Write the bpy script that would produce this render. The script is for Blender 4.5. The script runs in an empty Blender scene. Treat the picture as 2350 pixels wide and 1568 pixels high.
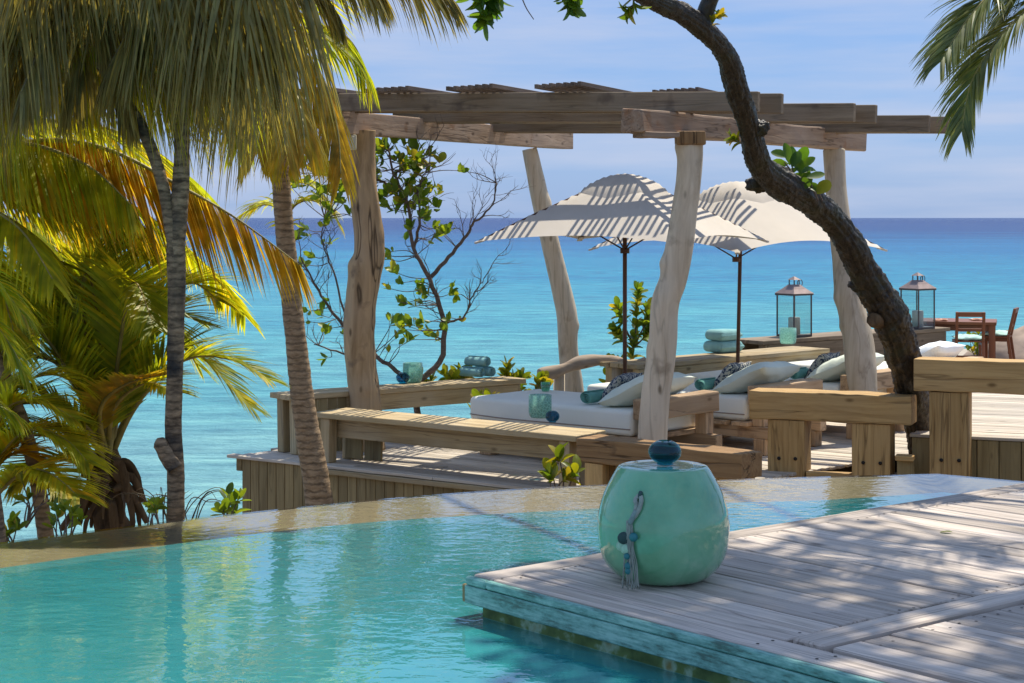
import bpy, bmesh, math, random
from mathutils import Vector, Matrix, noise, Euler
R = math.radians
sc = bpy.context.scene
C = sc.collection
rnd = random.Random(7)

# ------------------------------------------------------------------ camera
EYE = 2.45            # metres above the lounge deck (z = 0)
F = 3988.0            # focal length in pixels of a 2350 px wide picture
HX, HY = 1175.0, 499.0
cam_d = bpy.data.cameras.new('camera'); cam = bpy.data.objects.new('camera', cam_d); C.objects.link(cam)
cam.location = (0, 0, EYE); cam.rotation_euler = (R(90), 0, 0)
cam_d.sensor_width = 36; cam_d.lens = F / 2350 * 36; cam_d.shift_y = -285 / 2350
cam_d.clip_start = 0.1; cam_d.clip_end = 60000
sc.camera = cam

# ------------------------------------------------------------------ sky, sun, exposure
SUN = Vector((0.245, 0.40, 0.88)).normalized()      # towards the sun
SUN_EL = math.asin(SUN.z); SUN_AZ = math.atan2(SUN.x, SUN.y)
w = bpy.data.worlds.new('World'); sc.world = w; w.use_nodes = True
nt = w.node_tree; nt.nodes.clear(); N = nt.nodes.new; L = nt.links.new
out = N('ShaderNodeOutputWorld'); bg = N('ShaderNodeBackground'); sky = N('ShaderNodeTexSky')
sky.sky_type = 'NISHITA'; sky.sun_disc = False; sky.sun_elevation = SUN_EL; sky.sun_rotation = SUN_AZ
sky.air_density = 1.0; sky.dust_density = 0.6; sky.ozone_density = 2.5; sky.altitude = 0
tc = N('ShaderNodeTexCoord'); mp = N('ShaderNodeMapping'); mp.inputs['Scale'].default_value = (2.6, 2.6, 26)
nz = N('ShaderNodeTexNoise'); nz.inputs['Scale'].default_value = 1.6; nz.inputs['Detail'].default_value = 5; nz.inputs['Roughness'].default_value = .52
rp = N('ShaderNodeValToRGB'); rp.color_ramp.elements[0].position = .40; rp.color_ramp.elements[1].position = .72
rp.color_ramp.elements[0].color = (.0, .0, .0, 1); rp.color_ramp.elements[1].color = (1, 1, 1, 1)
mx = N('ShaderNodeMix'); mx.data_type = 'RGBA'
hue = N('ShaderNodeMix'); hue.data_type = 'RGBA'; hue.blend_type = 'MULTIPLY'; hue.inputs['Factor'].default_value = 1
hue.inputs[7].default_value = (.72, .80, 1.0, 1)
L(tc.outputs['Generated'], mp.inputs[0]); L(mp.outputs[0], nz.inputs['Vector']); L(nz.outputs[0], rp.inputs[0])
veil = N('ShaderNodeMix'); veil.data_type = 'RGBA'; veil.inputs['Factor'].default_value = .8; veil.inputs[7].default_value = (1.2, 2.05, 3.8, 1)
L(sky.outputs[0], hue.inputs[6]); L(hue.outputs[2], veil.inputs[6]); L(veil.outputs[2], mx.inputs[6]); mx.inputs[7].default_value = (3.1, 3.4, 4.3, 1)
cf = N('ShaderNodeMath'); cf.operation = 'MULTIPLY'; cf.inputs[1].default_value = .8; L(rp.outputs[0], cf.inputs[0]); L(cf.outputs[0], mx.inputs['Factor'])
L(mx.outputs[2], bg.inputs[0]); bg.inputs[1].default_value = 0.098; L(bg.outputs[0], out.inputs[0])

sd = bpy.data.lights.new('sun', 'SUN'); so = bpy.data.objects.new('sun', sd); C.objects.link(so)
sd.energy = 2.95; sd.angle = R(.53); sd.color = (1, .93, .80)
so.rotation_euler = (-SUN).to_track_quat('-Z', 'Y').to_euler()
so.location = (0, 0, 30)

sc.cycles.transparent_max_bounces = 32
vs = sc.view_settings; vs.view_transform = 'Standard'; vs.look = 'None'; vs.gamma = 1; vs.use_curve_mapping = False
vs.exposure = 0.96

# ------------------------------------------------------------------ helpers
def P(x, y, D): return Vector(((x - HX) / F * D, D, EYE + (HY - y) / F * D))
def G(x, y, z=0.0):
    D = (EYE - z) * F / (y - HY); return Vector(((x - HX) / F * D, D, z))
W = {}
def link(o, parent=None, M=None):
    C.objects.link(o); M = M or Matrix()
    if parent is not None:
        o.parent = parent; o.matrix_basis = W[parent.name].inverted() @ M
    else: o.matrix_basis = M
    W[o.name] = M
    return o
def empty(name, loc, label, cat, group=None):
    o = bpy.data.objects.new(name, None); o.empty_display_size = .1
    link(o, None, Matrix.Translation(Vector(loc))); tag(o, label, cat, group); return o
def tag(o, label=None, cat=None, group=None, kind=None):
    if label: o['label'] = label
    if cat: o['category'] = cat
    if group: o['group'] = group
    if kind: o['kind'] = kind
    return o
def mobj(name, me, parent=None, M=None): return link(bpy.data.objects.new(name, me), parent, M)

class MB:
    def __init__(s): s.v = []; s.f = []; s.c = []
    def add(s, vs_, fs, col=None):
        o = len(s.v); s.v += [tuple(p) for p in vs_]; s.f += [tuple(i + o for i in f) for f in fs]
        s.c += [col if col is not None else 0.5] * len(vs_)
    def mesh(s, name, mat, smooth=True, col=False):
        me = bpy.data.meshes.new(name); me.from_pydata(s.v, [], s.f); me.materials.append(mat)
        if smooth: me.polygons.foreach_set('use_smooth', [True] * len(me.polygons))
        if col:
            a = me.attributes.new('tint', 'FLOAT', 'POINT'); a.data.foreach_set('value', s.c)
        me.update(); return me
    def obj(s, name, mat, parent=None, M=None, smooth=True, col=False): return mobj(name, s.mesh(name, mat, smooth, col), parent, M)

def catmull(pts, n):
    pts = [Vector(p) for p in pts]; out_ = []
    m = len(pts)
    for i in range(m - 1):
        p0 = pts[max(i - 1, 0)]; p1 = pts[i]; p2 = pts[i + 1]; p3 = pts[min(i + 2, m - 1)]
        for k in range(n):
            t = k / n
            out_.append(.5 * ((2 * p1) + (p2 - p0) * t + (2 * p0 - 5 * p1 + 4 * p2 - p3) * t * t + (3 * p1 - p0 - 3 * p2 + p3) * t ** 3))
    out_.append(pts[-1]); return out_

def tube(mb, path, radii, seg=8, cap=True, dispf=None, col=None):
    n = len(path); rings = []
    T0 = (path[1] - path[0]).normalized(); up = Vector((0, 0, 1)) if abs(T0.z) < .9 else Vector((1, 0, 0))
    A = T0.cross(up).normalized()
    vs_ = []
    for i in range(n):
        T = (path[min(i + 1, n - 1)] - path[max(i - 1, 0)]).normalized()
        A = (A - T * A.dot(T)).normalized(); B = T.cross(A)
        r = radii[i] if hasattr(radii, '__len__') else radii
        for k in range(seg):
            a = 2 * math.pi * k / seg; d = A * math.cos(a) + B * math.sin(a); rr = r
            if dispf: rr = r * dispf(path[i], d, i / (n - 1))
            vs_.append(path[i] + d * rr)
    fs = []
    for i in range(n - 1):
        for k in range(seg):
            k2 = (k + 1) % seg; fs.append((i * seg + k, i * seg + k2, (i + 1) * seg + k2, (i + 1) * seg + k))
    if cap:
        fs.append(tuple(range(seg - 1, -1, -1))); fs.append(tuple((n - 1) * seg + k for k in range(seg)))
    mb.add(vs_, fs, col)

def lathe(mb, prof, seg=32, col=None):
    vs_ = []; fs = []
    for r, z in prof:
        for k in range(seg):
            a = 2 * math.pi * k / seg; vs_.append((r * math.cos(a), r * math.sin(a), z))
    for i in range(len(prof) - 1):
        for k in range(seg):
            k2 = (k + 1) % seg; fs.append((i * seg + k, i * seg + k2, (i + 1) * seg + k2, (i + 1) * seg + k))
    mb.add(vs_, fs, col)

def boxmesh(name, lx, ly, lz, mat, bev=.006, seg=1, wob=0.0, cuts=0):
    """box centred on the origin, length along x, chamfered, optionally worn (wobbled)"""
    bm = bmesh.new(); bmesh.ops.create_cube(bm, size=1)
    bmesh.ops.scale(bm, vec=(lx, ly, lz), verts=bm.verts)
    if cuts:
        es = [e for e in bm.edges if abs((e.verts[0].co - e.verts[1].co).x) > lx * .9]
        bmesh.ops.subdivide_edges(bm, edges=es, cuts=cuts)
    if bev:
        es = [e for e in bm.edges if len(e.link_faces) == 2 and e.calc_face_angle(0) > .5]
        bmesh.ops.bevel(bm, geom=es, offset=bev, segments=seg, affect='EDGES', profile=.6)
    if wob:
        o = Vector((rnd.random() * 50, rnd.random() * 50, rnd.random() * 50))
        for v in bm.verts:
            q = noise.noise_vector(v.co * 3.1 + o) * wob; q2 = noise.noise_vector(v.co * 11 + o) * wob * .4
            v.co += Vector((q.x * .3, q.y + q2.y, q.z + q2.z))
    me = bpy.data.meshes.new(name); bm.to_mesh(me); bm.free(); me.materials.append(mat); return me

def frame(p0, p1, up=Vector((0, 0, 1))):
    X = (Vector(p1) - Vector(p0)).normalized(); Y = up.cross(X).normalized(); Z = X.cross(Y)
    M = Matrix((X, Y, Z)).transposed().to_4x4(); return M
def beam(name, p0, p1, wy, hz, mat, parent=None, anchor='top', bev=.006, wob=0.0, cuts=0, seg=1, up=Vector((0, 0, 1))):
    """timber from p0 to p1 (line on the middle of its top face, or its axis)"""
    p0 = Vector(p0); p1 = Vector(p1); M = frame(p0, p1, up)
    c = (p0 + p1) / 2
    if anchor == 'top': c = c - M.col[2].to_3d() * hz / 2
    M.translation = c
    return mobj(name, boxmesh(name, (p1 - p0).length, wy, hz, mat, bev, seg, wob, cuts), parent, M)

# ------------------------------------------------------------------ materials
def newmat(name):
    m = bpy.data.materials.new(name); m.use_nodes = True; t = m.node_tree; t.nodes.clear()
    o = t.nodes.new('ShaderNodeOutputMaterial'); return m, t, o
def nodes(t): return t.nodes.new, t.links.new
def ramp(t, stops):
    r = t.nodes.new('ShaderNodeValToRGB'); e = r.color_ramp.elements
    while len(e) < len(stops): e.new(.5)
    for k, (p, c) in enumerate(stops):
        e[k].position = p; e[k].color = (*c, 1) if len(c) == 3 else c
    return r

def wood(name, dark, light, grey=None, grain=14, rough=.75, bump=.25, axis='X', greyamt=.5, knots=True, stain=None, cracks=0.0):
    m, t, o = newmat(name); N, L = nodes(t)
    b = N('ShaderNodeBsdfPrincipled'); L(b.outputs[0], o.inputs[0]); b.inputs['Roughness'].default_value = rough
    b.inputs['Specular IOR Level'].default_value = .3
    tc = N('ShaderNodeTexCoord'); oi = N('ShaderNodeObjectInfo')
    add = N('ShaderNodeVectorMath'); add.operation = 'MULTIPLY_ADD'
    cv = N('ShaderNodeCombineXYZ'); 
    for i in range(3): L(oi.outputs['Random'], cv.inputs[i])
    L(cv.outputs[0], add.inputs[0]); add.inputs[1].default_value = (37, 53, 71); L(tc.outputs['Object'], add.inputs[2])
    mp = N('ShaderNodeMapping'); s = [1.0, 1.0, 1.0]; k = 'XYZ'.index(axis)
    for i in range(3): s[i] = .7 if i == k else grain
    mp.inputs['Scale'].default_value = s; L(add.outputs[0], mp.inputs[0])
    n1 = N('ShaderNodeTexNoise'); n1.inputs['Scale'].default_value = 1.6; n1.inputs['Detail'].default_value = 6; n1.inputs['Roughness'].default_value = .62; n1.inputs['Distortion'].default_value = .9
    L(mp.outputs[0], n1.inputs['Vector'])
    n2 = N('ShaderNodeTexNoise'); n2.inputs['Scale'].default_value = 2.3; n2.inputs['Detail'].default_value = 4; L(add.outputs[0], n2.inputs['Vector'])
    r1 = ramp(t, [(.28, dark), (.66, light)]); L(n1.outputs[0], r1.inputs[0])
    g = grey or light
    m1 = N('ShaderNodeMix'); m1.data_type = 'RGBA'; L(r1.outputs[0], m1.inputs[6])
    r2 = ramp(t, [(.38, (0, 0, 0)), (.68, (greyamt,) * 3)]); L(n2.outputs[0], r2.inputs[0]); L(r2.outputs[0], m1.inputs['Factor']); m1.inputs[7].default_value = (*g, 1)
    last = m1.outputs[2]
    # per-piece brightness
    mr = N('ShaderNodeMapRange'); mr.inputs[3].default_value = .74; mr.inputs[4].default_value = 1.18; L(oi.outputs['Random'], mr.inputs[0])
    mu = N('ShaderNodeMix'); mu.data_type = 'RGBA'; mu.blend_type = 'MULTIPLY'; mu.inputs['Factor'].default_value = 1
    L(last, mu.inputs[6]); L(mr.outputs[0], mu.inputs[7]); last = mu.outputs[2]
    if knots:
        vo = N('ShaderNodeTexVoronoi'); vo.inputs['Scale'].default_value = 2.2
        mpk = N('ShaderNodeMapping'); sk = [2.2] * 3; sk[k] = 1.0; mpk.inputs['Scale'].default_value = sk; L(add.outputs[0], mpk.inputs[0]); L(mpk.outputs[0], vo.inputs['Vector'])
        rk = ramp(t, [(.05, (.8, .8, .8)), (.13, (0, 0, 0))]); L(vo.outputs['Distance'], rk.inputs[0])
        mk = N('ShaderNodeMix'); mk.data_type = 'RGBA'; L(rk.outputs[0], mk.inputs['Factor']); L(last, mk.inputs[6]); mk.inputs[7].default_value = (dark[0] * .4, dark[1] * .38, dark[2] * .35, 1); last = mk.outputs[2]
    if stain:
        n3 = N('ShaderNodeTexNoise'); n3.inputs['Scale'].default_value = 3.3; n3.inputs['Detail'].default_value = 5; 
        ad2 = N('ShaderNodeVectorMath'); ad2.inputs[1].default_value = (9, 4, 6); L(add.outputs[0], ad2.inputs[0]); L(ad2.outputs[0], n3.inputs['Vector'])
        r3 = ramp(t, [(.60, (0, 0, 0)), (.70, (.85,) * 3)]); L(n3.outputs[0], r3.inputs[0])
        m3 = N('ShaderNodeMix'); m3.data_type = 'RGBA'; L(r3.outputs[0], m3.inputs['Factor']); L(last, m3.inputs[6]); m3.inputs[7].default_value = (*stain, 1); last = m3.outputs[2]
    hgt = n1.outputs[0]
    if cracks:
        mc = N('ShaderNodeMapping'); s4 = [grain * .8] * 3; s4[k] = .45; mc.inputs['Scale'].default_value = s4; L(add.outputs[0], mc.inputs[0])
        n4 = N('ShaderNodeTexNoise'); n4.inputs['Scale'].default_value = 1; n4.inputs['Detail'].default_value = 3; n4.inputs['Distortion'].default_value = .5; L(mc.outputs[0], n4.inputs['Vector'])
        r4 = ramp(t, [(.455, (0,) * 3), (.475, (cracks,) * 3), (.495, (0,) * 3)]); L(n4.outputs[0], r4.inputs[0])
        m4 = N('ShaderNodeMix'); m4.data_type = 'RGBA'; L(r4.outputs[0], m4.inputs['Factor']); L(last, m4.inputs[6]); m4.inputs[7].default_value = (dark[0] * .16, dark[1] * .14, dark[2] * .12, 1); last = m4.outputs[2]
        sub = N('ShaderNodeMath'); sub.operation = 'SUBTRACT'; L(n1.outputs[0], sub.inputs[0]); L(r4.outputs[0], sub.inputs[1]); hgt = sub.outputs[0]
    L(last, b.inputs['Base Color'])
    bp = N('ShaderNodeBump'); bp.inputs['Strength'].default_value = bump; bp.inputs['Distance'].default_value = .01; L(hgt, bp.inputs['Height']); L(bp.outputs[0], b.inputs['Normal'])
    return m

def plain(name, col, rough=.6, spec=.4, var=.12, scale=6, bump=0, metal=0, bscale=60):
    m, t, o = newmat(name); N, L = nodes(t)
    b = N('ShaderNodeBsdfPrincipled'); L(b.outputs[0], o.inputs[0]); b.inputs['Roughness'].default_value = rough; b.inputs['Specular IOR Level'].default_value = spec; b.inputs['Metallic'].default_value = metal
    tc = N('ShaderNodeTexCoord'); n = N('ShaderNodeTexNoise'); n.inputs['Scale'].default_value = scale; n.inputs['Detail'].default_value = 4; L(tc.outputs['Object'], n.inputs['Vector'])
    r = ramp(t, [(.3, [c * (1 - var) for c in col]), (.7, [min(1, c * (1 + var)) for c in col])]); L(n.outputs[0], r.inputs[0]); L(r.outputs[0], b.inputs['Base Color'])
    if bump:
        n2 = N('ShaderNodeTexNoise'); n2.inputs['Scale'].default_value = bscale; n2.inputs['Detail'].default_value = 3; L(tc.outputs['Object'], n2.inputs['Vector'])
        bp = N('ShaderNodeBump'); bp.inputs['Strength'].default_value = bump; bp.inputs['Distance'].default_value = .01; L(n2.outputs[0], bp.inputs['Height']); L(bp.outputs[0], b.inputs['Normal'])
    return m

def leafmat(name, c0, c1, trans=.5, tcol=1.5, attr=True, gloss=.28, tip=None):
    """leaf: colour from the per-leaf tint, lets light through"""
    m, t, o = newmat(name); N, L = nodes(t)
    if attr:
        a = N('ShaderNodeAttribute'); a.attribute_name = 'tint'; fac = a.outputs['Fac']
    else:
        a = N('ShaderNodeObjectInfo'); fac = a.outputs['Random']
    st = [(0, c0), (1, c1)] if not tip else [(0, c0), (.82, c1), (1, tip)]
    r = ramp(t, st); L(fac, r.inputs[0])
    tc = N('ShaderNodeTexCoord'); n = N('ShaderNodeTexNoise'); n.inputs['Scale'].default_value = 9; L(tc.outputs['Object'], n.inputs['Vector'])
    mu = N('ShaderNodeMix'); mu.data_type = 'RGBA'; mu.blend_type = 'MULTIPLY'; mu.inputs['Factor'].default_value = 1
    mr = N('ShaderNodeMapRange'); mr.inputs[1].default_value = .3; mr.inputs[2].default_value = .7; mr.inputs[3].default_value = .7; mr.inputs[4].default_value = 1.2; L(n.outputs[0], mr.inputs[0])
    L(r.outputs[0], mu.inputs[6]); L(mr.outputs[0], mu.inputs[7])
    d = N('ShaderNodeBsdfPrincipled'); d.inputs['Roughness'].default_value = .42; d.inputs['Specular IOR Level'].default_value = gloss; L(mu.outputs[2], d.inputs['Base Color'])
    tr = N('ShaderNodeBsdfTranslucent'); g = N('ShaderNodeMix'); g.data_type = 'RGBA'; g.blend_type = 'MULTIPLY'; g.inputs['Factor'].default_value = 1
    L(mu.outputs[2], g.inputs[6]); g.inputs[7].default_value = (tcol * 1.15, tcol, tcol * .35, 1); L(g.outputs[2], tr.inputs[0])
    ms = N('ShaderNodeMixShader'); ms.inputs[0].default_value = trans; L(d.outputs[0], ms.inputs[1]); L(tr.outputs[0], ms.inputs[2]); L(ms.outputs[0], o.inputs[0])
    return m

def bark(name, dark, light, ringscale=None, rough=.8, patch=None, scale=14, bump=.8, spec=.3, axis_z=3):
    m, t, o = newmat(name); N, L = nodes(t)
    b = N('ShaderNodeBsdfPrincipled'); L(b.outputs[0], o.inputs[0]); b.inputs['Roughness'].default_value = rough; b.inputs['Specular IOR Level'].default_value = spec
    tc = N('ShaderNodeTexCoord'); n = N('ShaderNodeTexNoise'); n.inputs['Scale'].default_value = scale; n.inputs['Detail'].default_value = 7; n.inputs['Roughness'].default_value = .65
    mp = N('ShaderNodeMapping'); mp.inputs['Scale'].default_value = (1, 1, axis_z); L(tc.outputs['Object'], mp.inputs[0]); L(mp.outputs[0], n.inputs['Vector'])
    r = ramp(t, [(.33, dark), (.66, light)]); L(n.outputs[0], r.inputs[0]); last = r.outputs[0]
    if patch:
        n2 = N('ShaderNodeTexNoise'); n2.inputs['Scale'].default_value = 3; n2.inputs['Detail'].default_value = 5; L(tc.outputs['Object'], n2.inputs['Vector'])
        r2 = ramp(t, [(.50, (0, 0, 0)), (.62, (1, 1, 1))]); L(n2.outputs[0], r2.inputs[0])
        mx = N('ShaderNodeMix'); mx.data_type = 'RGBA'; L(r2.outputs[0], mx.inputs['Factor']); L(last, mx.inputs[6]); mx.inputs[7].default_value = (*patch, 1); last = mx.outputs[2]
    if ringscale:
        wv = N('ShaderNodeTexWave'); wv.wave_type = 'BANDS'; wv.bands_direction = 'Z'; wv.inputs['Scale'].default_value = ringscale; wv.inputs['Distortion'].default_value = 3; wv.inputs['Detail'].default_value = 3; wv.inputs['Detail Scale'].default_value = 3
        L(tc.outputs['Object'], wv.inputs['Vector'])
        r3 = ramp(t, [(.0, (.45,) * 3), (.35, (1,) * 3)]); L(wv.outputs['Fac'], r3.inputs[0])
        mu = N('ShaderNodeMix'); mu.data_type = 'RGBA'; mu.blend_type = 'MULTIPLY'; mu.inputs['Factor'].default_value = .8; L(last, mu.inputs[6]); L(r3.outputs[0], mu.inputs[7]); last = mu.outputs[2]
    L(last, b.inputs['Base Color'])
    bp = N('ShaderNodeBump'); bp.inputs['Strength'].default_value = bump; bp.inputs['Distance'].default_value = .02; L(n.outputs[0], bp.inputs['Height']); L(bp.outputs[0], b.inputs['Normal'])
    return m

def glassmat(name, col, rough=.02, mix=.5, ior=1.45, crackle=None):
    """thin tinted glass: lets light and shadow rays through, reflects by Fresnel"""
    m, t, o = newmat(name); N, L = nodes(t)
    tr = N('ShaderNodeBsdfTransparent'); tr.inputs[0].default_value = (*col, 1)
    gl = N('ShaderNodeBsdfGlossy'); gl.inputs['Roughness'].default_value = rough
    fr = N('ShaderNodeFresnel'); ge = N('ShaderNodeNewGeometry'); im = N('ShaderNodeMapRange'); im.inputs[3].default_value = ior; im.inputs[4].default_value = 1 / ior
    L(ge.outputs['Backfacing'], im.inputs[0]); L(im.outputs[0], fr.inputs[0])
    ms = N('ShaderNodeMixShader'); L(fr.outputs[0], ms.inputs[0]); L(tr.outputs[0], ms.inputs[1]); L(gl.outputs[0], ms.inputs[2])
    last = ms.outputs[0]
    if crackle:
        tc = N('ShaderNodeTexCoord'); vo = N('ShaderNodeTexVoronoi'); vo.feature = 'DISTANCE_TO_EDGE'; vo.inputs['Scale'].default_value = 34; L(tc.outputs['Object'], vo.inputs['Vector'])
        r = ramp(t, [(.0, (.9,) * 3), (.09, (.42,) * 3)]); L(vo.outputs['Distance'], r.inputs[0])
        df = N('ShaderNodeBsdfPrincipled'); df.inputs['Base Color'].default_value = (*crackle, 1); df.inputs['Roughness'].default_value = .2
        tl = N('ShaderNodeBsdfTranslucent'); tl.inputs[0].default_value = (*crackle, 1)
        m0 = N('ShaderNodeMixShader'); m0.inputs[0].default_value = .5; L(df.outputs[0], m0.inputs[1]); L(tl.outputs[0], m0.inputs[2])
        m2 = N('ShaderNodeMixShader'); L(r.outputs[0], m2.inputs[0]); L(last, m2.inputs[1]); L(m0.outputs[0], m2.inputs[2]); last = m2.outputs[0]
    L(last, o.inputs[0]); return m

M_ = {}
M_['plank'] = wood('weathered_plank', (.34, .275, .215), (.68, .58, .48), (.54, .47, .42), grain=18, bump=.3, cracks=0.45)
M_['plank2'] = wood('lounge_plank', (.38, .31, .23), (.66, .58, .46), (.57, .51, .44), grain=16, bump=.3, cracks=0.4)
M_['timber'] = wood('raw_timber', (.36, .20, .065), (.65, .42, .17), (.53, .36, .165), grain=11, bump=.4, greyamt=.45, cracks=0.55)
M_['timber_old'] = wood('cracked_timber', (.22, .11, .042), (.50, .30, .13), (.37, .22, .10), grain=10, bump=.6, greyamt=.5, stain=(.05, .035, .025), cracks=0.8)
M_['fascia'] = wood('fascia_board', (.20, .14, .058), (.36, .27, .125), (.30, .23, .11), grain=9, bump=.25, cracks=0.3)
M_['bench'] = wood('bench_wood', (.31, .22, .105), (.54, .41, .22), (.52, .43, .29), grain=12, bump=.3, cracks=0.4)
M_['pergola'] = wood('pergola_timber', (.24, .15, .09), (.50, .35, .235), (.40, .30, .235), grain=12, bump=.35, stain=(.30, .15, .07), cracks=0.6)
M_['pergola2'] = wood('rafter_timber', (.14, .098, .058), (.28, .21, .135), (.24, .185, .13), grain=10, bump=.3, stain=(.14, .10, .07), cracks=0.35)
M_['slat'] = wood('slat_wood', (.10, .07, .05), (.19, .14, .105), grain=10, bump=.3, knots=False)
M_['daybed'] = wood('daybed_timber', (.36, .22, .115), (.62, .43, .25), (.54, .39, .25), grain=9, bump=.4, stain=(.22, .13, .08), cracks=0.5)
M_['red'] = wood('red_hardwood', (.13, .042, .018), (.24, .085, .036), grain=14, bump=.1, knots=False, rough=.45)
M_['log'] = wood('driftwood_pale', (.44, .34, .225), (.72, .61, .45), (.64, .55, .42), grain=6, bump=.5, axis='Z', greyamt=.7, knots=True, stain=(.36, .28, .19), cracks=0.3)
M_['log_warm'] = wood('driftwood_warm', (.22, .135, .06), (.56, .385, .205), (.46, .33, .20), grain=6, bump=.6, axis='Z', greyamt=.6, stain=(.12, .085, .06), cracks=0.9)
M_['log_x'] = wood('driftwood_rail', (.30, .22, .15), (.52, .41, .31), (.45, .37, .30), grain=6, bump=.5, axis='X', greyamt=.5)
M_['dark'] = plain('dark_joist', (.05, .04, .03), .9)
M_['pole'] = wood('umbrella_pole', (.07, .03, .016), (.13, .058, .03), grain=16, bump=.05, axis='Z', knots=False, rough=.4)
M_['cream'] = plain('canopy_fabric', (.60, .545, .47), .9, .1, .04, 3, .15, 0, 220)
M_['white'] = plain('mattress_fabric', (.80, .81, .73), .85, .15, .03, 4, .12, 0, 160)
M_['piping'] = plain('piping', (.30, .24, .20), .8)
M_['pillow'] = plain('pillow_linen', (.66, .72, .62), .9, .12, .05, 5, .25, 0, 40)
M_['pillow_w'] = plain('white_linen', (.86, .89, .90), .9, .12, .03, 5, .3, 0, 40)
M_['seat'] = plain('seat_cushion', (.48, .70, .62), .9, .12, .06, 5, .2)
M_['towel'] = plain('towel_terry', (.27, .50, .50), .95, .05, .12, 9, .6, 0, 240)
M_['towel2'] = plain('towel_green', (.17, .40, .34), .95, .05, .12, 9, .6, 0, 240)
M_['iron'] = plain('lantern_metal', (.07, .055, .05), .55, .5, .25, 9)
M_['roofmetal'] = plain('lantern_roof_metal', (.26, .19, .17), .5, .5, .2, 12, .2, .3)
M_['candle'] = plain('candle_wax', (.42, .38, .34), .7)
M_['stone'] = plain('rim_stone', (.36, .28, .165), .45, .5, .12, 5, .3, 0, 30)
M_['rock'] = plain('boulder_rock', (.33, .25, .19), .85, .2, .35, 2.3, .8, 0, 7)
M_['soil'] = plain('hillside_soil', (.16, .12, .07), .95, .1, .3, .8, .6, 0, 5)
M_['box'] = plain('box_plastic', (.62, .58, .44), .5, .4, .04)
M_['screw'] = plain('bolt_hole', (.02, .015, .012), .8)
M_['cord'] = plain('tassel_cord', (.30, .34, .29), .9, .1, .15, 30, .4, 0, 300)
M_['cordd'] = plain('tassel_wrap', (.22, .30, .28), .9, .1, .2, 40, .5, 0, 300)
M_['bead'] = plain('teal_bead', (.015, .16, .17), .4, .5, .2, 30)
M_['shell'] = plain('pale_shell', (.30, .52, .36), .4, .5, .3, 30)
M_['beadk'] = plain('dark_bead', (.02, .06, .055), .5, .4, .2, 30)
M_['glass'] = glassmat('clear_glass', (.93, .97, .96))
M_['crackle'] = glassmat('crackled_sea_glass', (.70, .90, .84), crackle=(.45, .70, .62))
M_['teal'] = glassmat('deep_teal_glass', (.16, .55, .66), rough=.01, ior=1.5)
M_['mint'] = glassmat('mint_glass', (.45, .85, .65), crackle=(.35, .72, .52))
M_['china'] = plain('table_china', (.80, .78, .74), .3)
M_['napkin'] = plain('napkin_linen', (.55, .28, .18), .9)

def patterned():
    m, t, o = newmat('ikat_fabric'); N, L = nodes(t)
    b = N('ShaderNodeBsdfPrincipled'); L(b.outputs[0], o.inputs[0]); b.inputs['Roughness'].default_value = .9
    tc = N('ShaderNodeTexCoord'); wv = N('ShaderNodeTexWave'); wv.wave_type = 'RINGS'; wv.inputs['Scale'].default_value = 9; wv.inputs['Distortion'].default_value = 9; wv.inputs['Detail'].default_value = 2; wv.inputs['Detail Scale'].default_value = 2.5
    L(tc.outputs['Object'], wv.inputs['Vector']); r = ramp(t, [(.38, (.02, .035, .07)), (.55, (.10, .13, .17)), (.75, (.42, .40, .34))]); L(wv.outputs['Fac'], r.inputs[0]); L(r.outputs[0], b.inputs['Base Color']); return m
M_['ikat'] = patterned()

def celadon():
    m, t, o = newmat('celadon_glaze'); N, L = nodes(t)
    b = N('ShaderNodeBsdfPrincipled'); L(b.outputs[0], o.inputs[0]); b.inputs['Roughness'].default_value = .09; b.inputs['Specular IOR Level'].default_value = .6
    b.inputs['Coat Weight'].default_value = .6; b.inputs['Coat Roughness'].default_value = .06
    tc = N('ShaderNodeTexCoord'); n = N('ShaderNodeTexNoise'); n.inputs['Scale'].default_value = 4.5; n.inputs['Detail'].default_value = 5; L(tc.outputs['Object'], n.inputs['Vector'])
    r = ramp(t, [(.30, (.085, .29, .14)), (.48, (.145, .40, .215)), (.60, (.18, .44, .255)), (.74, (.40, .58, .40))]); L(n.outputs[0], r.inputs[0]); L(r.outputs[0], b.inputs['Base Color'])
    n2 = N('ShaderNodeTexNoise'); n2.inputs['Scale'].default_value = 26; n2.inputs['Detail'].default_value = 2; L(tc.outputs['Object'], n2.inputs['Vector'])
    bp = N('ShaderNodeBump'); bp.inputs['Strength'].default_value = .10; bp.inputs['Distance'].default_value = .01; L(n2.outputs[0], bp.inputs['Height']); L(bp.outputs[0], b.inputs['Normal']); L(bp.outputs[0], b.inputs['Coat Normal'])
    return m
M_['celadon'] = celadon()

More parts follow.
